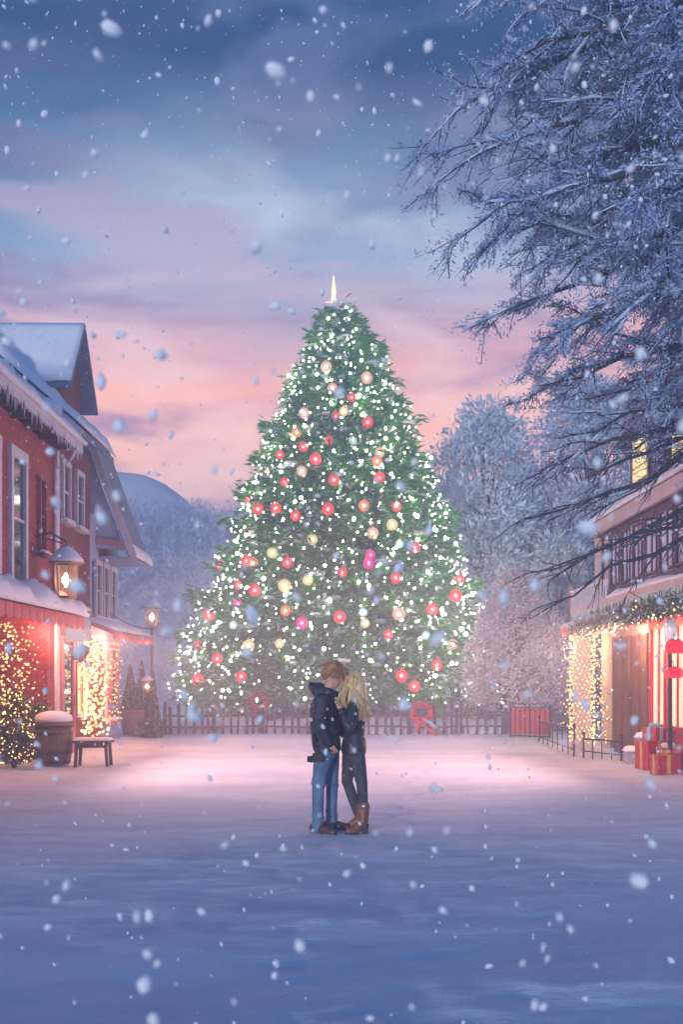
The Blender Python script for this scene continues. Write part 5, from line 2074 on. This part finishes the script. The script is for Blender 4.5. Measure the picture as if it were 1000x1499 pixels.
def man():
    foot = Vector((at(478, 1218, PY).x, PY, 0))
    e = empty('person', foot, 'man in dark hooded jacket and blue jeans bending his head to the woman', 'person')
    gn, gf = .012, .012
    # joints
    hn, hf = P(475, 1098, -.095), P(483, 1098, .095)
    kn, kf = P(466, 1149, -.12), P(486, 1147, .10)
    an, af = P(465, 1206, -.13), P(485, 1200, .12)
    sn, sf = P(470, 1026, -.19), P(476, 1026, .19)
    en, ef = P(467, 1064, -.25), P(492, 1064, .24)
    wn, wf = P(482, 1088, -.20), P(512, 1078, .19)
    neck, chest, pel = P(477, 1016), P(474, 1042), P(478, 1092)
    hc = P(489, 987)
    an.z, af.z = .10, .10
    B = []
    B.append(('s', [(pel + Vector((0, 0, -.08)), .11, .15), (pel, .12, .16), (P(476, 1070), .105, .14), (chest, .12, .17), (P(474, 1028), .11, .18), (P(475, 1019), .07, .12)]))
    B += [('c', neck, .062, P(484, 1002), .056)]
    for h_, k_, a_ in ((hn, kn, an), (hf, kf, af)):
        B += [('c', h_, .088, k_, .055), ('c', k_, .055, a_, .038)]
        B += [('c', a_ - Vector((0, 0, .05)), .036, a_ + Vector((.13, -.03, -.065)), .028)]
    for s_, e_, w_ in ((sn, en, wn), (sf, ef, wf)):
        B += [('c', s_, .055, e_, .042), ('c', e_, .042, w_, .028)]
    hand(B, wn, wn - en, .5, (.3, .8, .1))
    hand(B, wf, wf - ef, .5, (.2, -.9, 0))
    # head, tipped forward and down
    f = Vector((.86, -.10, -.50)).normalized()     # facing
    u = Vector((.48, 0, .87)).normalized()
    s = f.cross(u).normalized()
    B += [('e', hc, (.098, .077, .115), R(28))]
    B += [('c', hc + f * .045 - u * .045, .058, hc + f * .062 - u * .088, .036)]
    B += [('c', hc + f * .085 + u * .012, .014, hc + f * .118 - u * .022, .0135)]                       # nose
    B += [('c', hc + f * .080 + u * .026 + s * .03, .014, hc + f * .080 + u * .026 - s * .03, .014)]       # brow
    B += [('c', hc + f * .092 - u * .055 + s * .015, .009, hc + f * .092 - u * .055 - s * .015, .009)]     # mouth
    for q in (-1, 1):
        B += [('e', hc + s * .08 * q - u * .01 - f * .005, (.022, .010, .032), R(25))]
        B += [('e', hc + f * .066 + s * .034 * q - u * .012, (.018, .016, .014), 0)]
    mouth = hc + f * .10 - u * .055
    blob('person_body', B, .0075, ['skin', 'lip'], e, 4, [(1, mouth, .017)])
    ey = MB()
    for q in (-1, 1):
        c_ = hc + f * .083 + s * .033 * q - u * .004
        ey.bar(c_ - s * .014, c_ + s * .014, .006, .005, 'hair_brown')
        c_ = hc + f * .094 + s * .034 * q + u * .026
        ey.bar(c_ - s * .018, c_ + s * .018, .008, .008, 'hair_brown')
    ey.build('eyelashes', e)
    # jacket
    J = [('s', [(P(479, 1099), .145, .20), (P(478, 1090), .15, .205), (P(476, 1068), .142, .19), (P(475, 1045), .15, .205), (P(474, 1030), .14, .215), (P(475, 1020), .105, .17), (P(476, 1014), .085, .11)])]
    for s_, e_, w_ in ((sn, en, wn), (sf, ef, wf)):
        J += [('c', s_, .085, e_, .068), ('c', e_, .068, w_, .05)]
    # folds
    for k in range(5):
        y = 1040 + k * 12
        J += [('c', P(462 + random.uniform(-1, 2), y, -.12), .04, P(478, y + random.uniform(-5, 6), -.185), .028)]
    for t in (.3, .55, .8):
        J += [('e', sn.lerp(en, t), (.088, .084, .028), R(12))]
    for t in (.25, .6):
        J += [('e', en.lerp(wn, t), (.062, .064, .03), R(40))]
    blob('jacket', J, .010, ['jacket_navy'], e, 3)
    hd = [('c', P(455, 1003), .035, P(464, 1012, -.07), .06), ('c', P(464, 1012, -.07), .06, P(482, 1014, -.09), .05), ('c', P(482, 1014, -.09), .05, P(492, 1016, -.04), .035),
          ('c', P(455, 1003), .035, P(465, 1012, .08), .06), ('c', P(465, 1012, .08), .06, P(484, 1014, .09), .05), ('c', P(458, 1006), .05, P(470, 1008), .06)]
    blob('hood', hd, .009, ['jacket_navy'], e, 4)
    # jeans
    Q = [('s', [(pel + Vector((0, 0, -.12)), .115, .165), (pel + Vector((0, 0, .06)), .12, .165)])]
    for h_, k_, a_ in ((hn, kn, an), (hf, kf, af)):
        Q += [('c', h_, .103, h_.lerp(k_, .5), .088), ('c', h_.lerp(k_, .5), .088, k_, .065), ('c', k_, .065, k_.lerp(a_, .5), .061), ('c', k_.lerp(a_, .5), .061, a_ - Vector((0, 0, .03)), .058)]
        for t in (.72, .8, .9, .98):
            Q += [('e', k_.lerp(a_, t) + Vector((random.gauss(0, .006), 0, 0)), (.068, .066, .02), R(random.uniform(-16, 16)))]
        for t in (.88, 1.0):
            Q += [('e', h_.lerp(k_, t), (.080, .076, .03), R(15))]
    blob('jeans', Q, .009, ['denim'], e, 3)
    for a_, toe in ((an, Vector((.86, -.5, 0))), (af, Vector((.97, -.22, 0)))):
        toe = toe.normalized()
        g = Vector((a_.x, a_.y, 0))
        S = [('c', g + Vector((0, 0, .075)) - toe * .055, .046, g + Vector((0, 0, .085)) + toe * .02, .05), ('c', g + Vector((0, 0, .07)) + toe * .04, .05, g + Vector((0, 0, .052)) + toe * .15, .043),
             ('c', g + Vector((0, 0, .05)) + toe * .15, .044, g + Vector((0, 0, .045)) + toe * .19, .038)]
        so_ = blob('shoe', S, .008, ['shoe_brown'], e, 3)
        sl = MB()
        sd_ = Vector((-toe.y, toe.x, 0))
        out = [(-.085, .012), (-.075, .030), (0, .040), (.10, .046), (.18, .040), (.215, .018)]
        poly = [g + toe * a + sd_ * b for a, b in out] + [g + toe * a - sd_ * b for a, b in reversed(out)]
        sl.prism([p + Vector((0, 0, .002)) for p in poly], (0, 0, .024), 'sole_white')
        sl.build('sole', so_)
    # hair: tousled cap and locks
    Hh = [('e', hc + u * .030 - f * .025, (.118, .098, .112), R(24)), ('e', hc + u * .055 + f * .035, (.085, .082, .062), R(20)), ('e', hc - f * .065 - u * .03, (.06, .078, .075), R(20))]
    ho = blob('hair', Hh, .010, ['hair_brown'], e, 3)
    lk = MB()
    crown = hc + u * .12 - f * .03
    for k in range(230):
        a = random.uniform(0, 2 * PI)
        dr = (f * math.cos(a) + s * math.sin(a))
        ln = 1.0 if math.cos(a) > .6 else .95
        p0 = crown + dr * random.uniform(0, .05) + u * random.uniform(-.005, .012)
        p1 = hc + dr * .112 + u * random.uniform(.05, .09)
        p2 = hc + dr * (.122 + random.uniform(0, .012)) + u * random.uniform(-.005, .04)
        p3 = hc + dr * (.112 + random.uniform(-.01, .02)) + u * (random.uniform(-.06, .0) if math.cos(a) < .5 else random.uniform(.0, .04))
        if math.cos(a) < -.3: p3 -= u * .03
        lk.tube([p0, p1, p2, p3], [.005, .0065, .0055, .0015], 'hair_brown' if k % 3 else 'hair_ginger', 4, cap=False)
    for k in range(280):
        a = random.uniform(0, 2 * PI)
        dr = f * math.cos(a) + s * math.sin(a)
        p0 = hc + dr * random.uniform(.06, .115) + u * random.uniform(.02, .10)
        tw = (dr * random.uniform(.2, 1) + f * .5 + u * random.uniform(-.9, .7)).normalized()
        lk.tube([p0, p0 + tw * .035, p0 + tw * random.uniform(.05, .085) - u * .014], [.007, .005, .0012], 'hair_brown' if k % 2 else 'hair_ginger', 4, cap=False)
    lk.build('locks', ho)
    return sn


sn_man = man()


def woman():
    foot = Vector((at(525, 1218, PY).x, PY, 0))
    e = empty('person', foot, 'woman with long blond hair, black jacket and tan heeled boots facing the man', 'person')
    hn, hf = P(521, 1100, -.085), P(514, 1100, .085)
    kn, kf = P(530, 1148, -.09), P(508, 1143, .08)
    an, af = P(532, 1196, -.10), P(526, 1192, .11)
    sn, sf = P(521, 1031, -.155), P(514, 1031, .155)
    en, ef = P(511, 1065, -.27), P(500, 1058, .22)
    wn, wf = P(500, 1041, -.22), P(484, 1046, .22)
    neck, chest, pel = P(517, 1022), P(517, 1046), P(518, 1092)
    hc = P(516, 1001, -.01)
    an.z, af.z = .15, .15
    f = Vector((-.93, .08, .22)).normalized()
    u = Vector((.22, 0, .97)).normalized()
    s = f.cross(u).normalized()
    B = [('s', [(pel + Vector((0, 0, -.08)), .105, .15), (pel, .11, .155), (P(518, 1068), .085, .115), (chest, .105, .14), (P(517, 1034), .095, .15), (P(517, 1026), .06, .1)])]
    B += [('c', neck, .05, P(517, 1010), .046)]
    for h_, k_, a_ in ((hn, kn, an), (hf, kf, af)):
        B += [('c', h_, .078, k_, .048), ('c', k_, .048, a_, .033), ('c', a_ - Vector((0, 0, .05)), .032, a_ + Vector((-.13, -.02, -.11)), .025)]
    for s_, e_, w_ in ((sn, en, wn), (sf, ef, wf)):
        B += [('c', s_, .045, e_, .036), ('c', e_, .036, w_, .024)]
    hand(B, wn, (P(494, 1025, -.19) - wn), .45, (-.6, .7, .1), .92)
    hand(B, wf, (-.9, -.1, .1), .5, (-.2, -.9, 0), .92)
    B += [('e', hc, (.09, .072, .11), R(-12)), ('c', hc + f * .042 - u * .04, .052, hc + f * .058 - u * .088, .03),
          ('c', hc + f * .08 + u * .005, .011, hc + f * .112 - u * .025, .011), ('c', hc + f * .086 - u * .056 + s * .013, .009, hc + f * .086 - u * .056 - s * .013, .009)]
    for q in (-1, 1):
        B += [('e', hc + f * .062 + s * .032 * q - u * .01, (.017, .015, .013), 0), ('e', hc + s * .072 * q - u * .01, (.02, .01, .028), 0)]
    blob('person_body', B, .0075, ['skin', 'lip'], e, 4, [(1, hc + f * .095 - u * .056, .016)])
    ey = MB()
    for q in (-1, 1):
        c_ = hc + f * .078 + s * .031 * q - u * .004
        ey.bar(c_ - s * .013, c_ + s * .013, .006, .005, 'hair_brown')
    ey.build('eyelashes', e)
    J = [('s', [(P(518, 1104), .125, .185), (P(518, 1094), .132, .185), (P(519, 1070), .108, .145), (P(518, 1048), .128, .17), (P(518, 1035), .115, .18), (P(517, 1026), .085, .13), (P(517, 1019), .06, .075)])]
    for s_, e_, w_ in ((sn, en, wn), (sf, ef, wf)):
        J += [('c', s_, .07, e_, .055), ('c', e_, .055, w_, .040)]
    for k in range(5):
        y = 1056 + k * 9
        J += [('c', P(530 + random.uniform(-2, 1), y, -.08), .035, P(513, y + random.uniform(-5, 5), -.15), .024)]
    for t in (.3, .6, .85):
        J += [('e', sn.lerp(en, t), (.072, .070, .026), R(-14))]
    for t in (.3, .65):
        J += [('e', en.lerp(wn, t), (.052, .055, .024), R(35))]
    blob('jacket', J, .0095, ['jacket_black'], e, 3)
    Q = [('s', [(pel + Vector((0, 0, -.14)), .108, .155), (pel + Vector((0, 0, .04)), .112, .155)])]
    for h_, k_, a_ in ((hn, kn, an), (hf, kf, af)):
        Q += [('c', h_, .092, h_.lerp(k_, .5), .078), ('c', h_.lerp(k_, .5), .078, k_, .058), ('c', k_, .058, k_.lerp(a_, .4), .056), ('c', k_.lerp(a_, .4), .056, a_, .044)]
        for t in (.93, 1.0):
            Q += [('e', h_.lerp(k_, t), (.064, .062, .02), R(-15))]
    blob('jeans', Q, .008, ['black_jeans'], e, 3)
    for a_, toe in ((an, Vector((-.96, -.25, 0))), (af, Vector((-.98, .05, 0)))):
        toe = toe.normalized()
        g = Vector((a_.x, a_.y, 0))
        S = [('c', g + Vector((.005, 0, .30)), .062, g + Vector((0, 0, .13)), .052), ('c', g + Vector((0, 0, .13)), .052, g + toe * .10 + Vector((0, 0, .055)), .044),
             ('c', g + toe * .10 + Vector((0, 0, .055)), .044, g + toe * .16 + Vector((0, 0, .045)), .036), ('e', g + Vector((0, 0, .30)), (.072, .07, .025)), ('e', g + Vector((0, 0, .22)), (.064, .062, .018))]
        so_ = blob('boot', S, .008, ['boot_tan'], e, 3)
        h_ = MB()
        c_ = g - toe * .02
        h_.lathe([(.028, .0), (.034, .06), (.042, .11)], c_, 'sole', 12)
        h_.build('heel', so_)
        sl = MB()
        sd_ = Vector((-toe.y, toe.x, 0))
        out = [(.05, .032), (.10, .042), (.16, .038), (.195, .02)]
        poly = [g + toe * a + sd_ * b for a, b in out] + [g + toe * a - sd_ * b for a, b in reversed(out)]
        sl.prism([p + Vector((0, 0, .002)) for p in poly], (0, 0, .022), 'sole')
        sl.build('sole', so_)
    # long blond hair
    Hh = [('e', hc + u * .028 - f * .025, (.108, .095, .108), R(-8)), ('c', hc - f * .055, .085, P(526, 1022, -.07), .085), ('c', P(526, 1022, -.07), .085, P(531, 1040, -.13), .068), ('c', P(531, 1040, -.13), .068, P(535, 1053, -.13), .03),
          ('c', hc - f * .01 - s * .06, .05, P(512, 1020, -.10), .045), ('c', P(512, 1020, -.10), .042, P(503, 1042, -.12), .016)]
    ho = blob('hair', Hh, .010, ['hair_blond'], e, 4)
    lk = MB()
    crown = hc + u * .125 - f * .01
    for k in range(620):
        a = random.uniform(-2.5, 2.5)       # angle from the back of the head
        dr = (-f * math.cos(a) + s * math.sin(a) * (-1))
        p0 = crown + dr * random.uniform(0, .04)
        p1 = hc + dr * .105 + u * .06
        p2 = hc + dr * .108 - u * .04
        tgt = P(533, 1052, -.13) if math.cos(a) > -.2 else P(504, 1040, -.1)
        t = random.uniform(.55, 1.08)
        p3 = p2.lerp(tgt, .45) + dr * random.uniform(.03, .07) + Vector((0, -.04, 0))
        p4 = p2.lerp(tgt + Vector((random.gauss(0, .035), random.gauss(0, .07), 0)), t)
        lk.tube([p0, p1, p2, p3, p4], [.004, .006, .006, .006, .0015], 'hair_blond' if k % 3 else 'hair_honey', 4, cap=False)
    lk.build('locks', ho)


woman()


def camera_thing():
    c = P(462, 1110, -.20)
    e = empty('camera', c, "black camera with strap hanging at the man's back hip", 'camera')
    m = MB()
    m.box(c.x - .03, c.x + .055, c.y - .035, c.y + .035, c.z - .035, c.z + .05, 'camera_black')
    m.prism([(c.x + .0, c.y - .025, c.z + .05), (c.x + .05, c.y - .025, c.z + .05), (c.x + .04, c.y - .025, c.z + .078), (c.x + .012, c.y - .025, c.z + .078)], (0, .05, 0), 'camera_black')
    m.box(c.x + .052, c.x + .08, c.y - .04, c.y + .036, c.z - .037, c.z + .04, 'camera_black')
    m.build('body', e)
    l = MB()
    l.lathe([(.034, .0), (.034, -.03), (.031, -.032), (.031, -.055), (.027, -.057), (.025, -.052)], c + Vector((-.028, -.005, -.008)), 'camera_black', 18, 'X')
    l.build('lens', e, smooth=False)
    s = MB()
    s.tube([c + Vector((.0, 0, .05)), P(457, 1085, -.19), P(456, 1062, -.17), P(455, 1040, -.16), P(459, 1024, -.15), P(466, 1015, -.14)], [.006, .006, .010, .010, .010, .010], 'camera_black', 5)
    s.tube([c + Vector((.06, 0, .05)), P(461, 1088, -.21), P(458, 1066, -.18), P(456, 1044, -.165)], .006, 'camera_black', 5)
    s.build('strap', e)


camera_thing()


# ------------------------------------------------------------------ falling snow
def falling_snow():
    P_, Rr = [], []
    n = 4600
    V, Fc = ICO[1]
    mb = MB()
    for k in range(n):
        y = 1.6 + 30 * random.random() ** 1.5
        x = random.uniform(-.48, .48) * y
        z = random.uniform(.02, H + .74 * y)
        r = (.004 + .010 * random.random() ** 2) * (1.0 + .02 * y) * (1.7 if random.random() < .05 else 1)
        rot = Euler((random.uniform(0, 6), random.uniform(0, 6), random.uniform(0, 6))).to_matrix()
        mb.ball((x, y, z), r, 'flake', 1, (1.25, .8, random.uniform(.5, .9)), .22, rot)
    o = mb.build('falling_snow', smooth=True)
    tag(o, 'snowflakes drifting down all over the street', 'snowfall', None, 'stuff')


falling_snow()


# ------------------------------------------------------------------ shop front glow, and unseen spots added to light the street
def spot(loc, aim, power, color):
    """an unseen spot added under an awning to throw light over the street."""
    d = bpy.data.lights.new('awning_fill_spot', 'SPOT')
    d.energy = power
    d.color = color
    d.spot_size = R(112)
    d.spot_blend = .9
    d.shadow_soft_size = .12
    o = bpy.data.objects.new('awning_fill_spot', d)
    o.location = loc
    o.rotation_euler = (-Vector(aim)).to_track_quat('Z', 'Y').to_euler()
    COL.objects.link(o)


for y, w in ((17.6, 60), (19.2, 90)):
    lamp('shop_light', (-5.35, y, 2.35), w, WARM, .12)
    lamp('shop_light', (5.2, y, 2.3), w, WARM, .12)
for y in (21.6, 23.8):
    lamp('shop_light', (-5.0, y, 2.2), 90, (1.0, .42, .26), .12)
    lamp('shop_light', (5.0, y + .6, 2.2), 80, (1.0, .52, .26), .12)
for y, w, ay in ((16.0, 520, -.16), (17.6, 760, -.12), (19.6, 720, -.06), (22.0, 480, .1), (24.6, 430, .3)):  # unseen spots, added to turn the middle of the street pink
    spot((-4.9, y, 2.36), (.85, ay, -.24), w, PINK)
    spot((4.85, y, 2.36), (-.85, ay, -.24), w, PINK)

# ------------------------------------------------------------------ camera and render
cd = bpy.data.cameras.new('camera')
cd.sensor_fit = 'VERTICAL'
cd.sensor_height = 36.0
cd.lens = F / 1499.0 * 36.0
cd.shift_y = (HZ - 749.5) / 1499.0
cd.clip_start = .05
cd.clip_end = 1000
cd.dof.use_dof = True
cd.dof.focus_distance = 12.0
cd.dof.aperture_fstop = 2.8
co = bpy.data.objects.new('view_camera', cd)
co.location = (0, 0, H)
co.rotation_euler = (R(90), 0, 0)
COL.objects.link(co)
scene.camera = co

scene.view_settings.view_transform = 'Standard'
scene.view_settings.look = 'None'
scene.view_settings.exposure = 0.0
scene.view_settings.gamma = 1.0
scene.view_settings.use_curve_mapping = False
scene.render.film_transparent = False
cy = scene.cycles
cy.use_denoising = True
cy.max_bounces = 6
cy.diffuse_bounces = 3
cy.glossy_bounces = 3
cy.transmission_bounces = 4
cy.volume_bounces = 1
cy.sample_clamp_indirect = 4.0
cy.sample_clamp_direct = 0.0
cy.caustics_reflective = False
cy.caustics_refractive = False
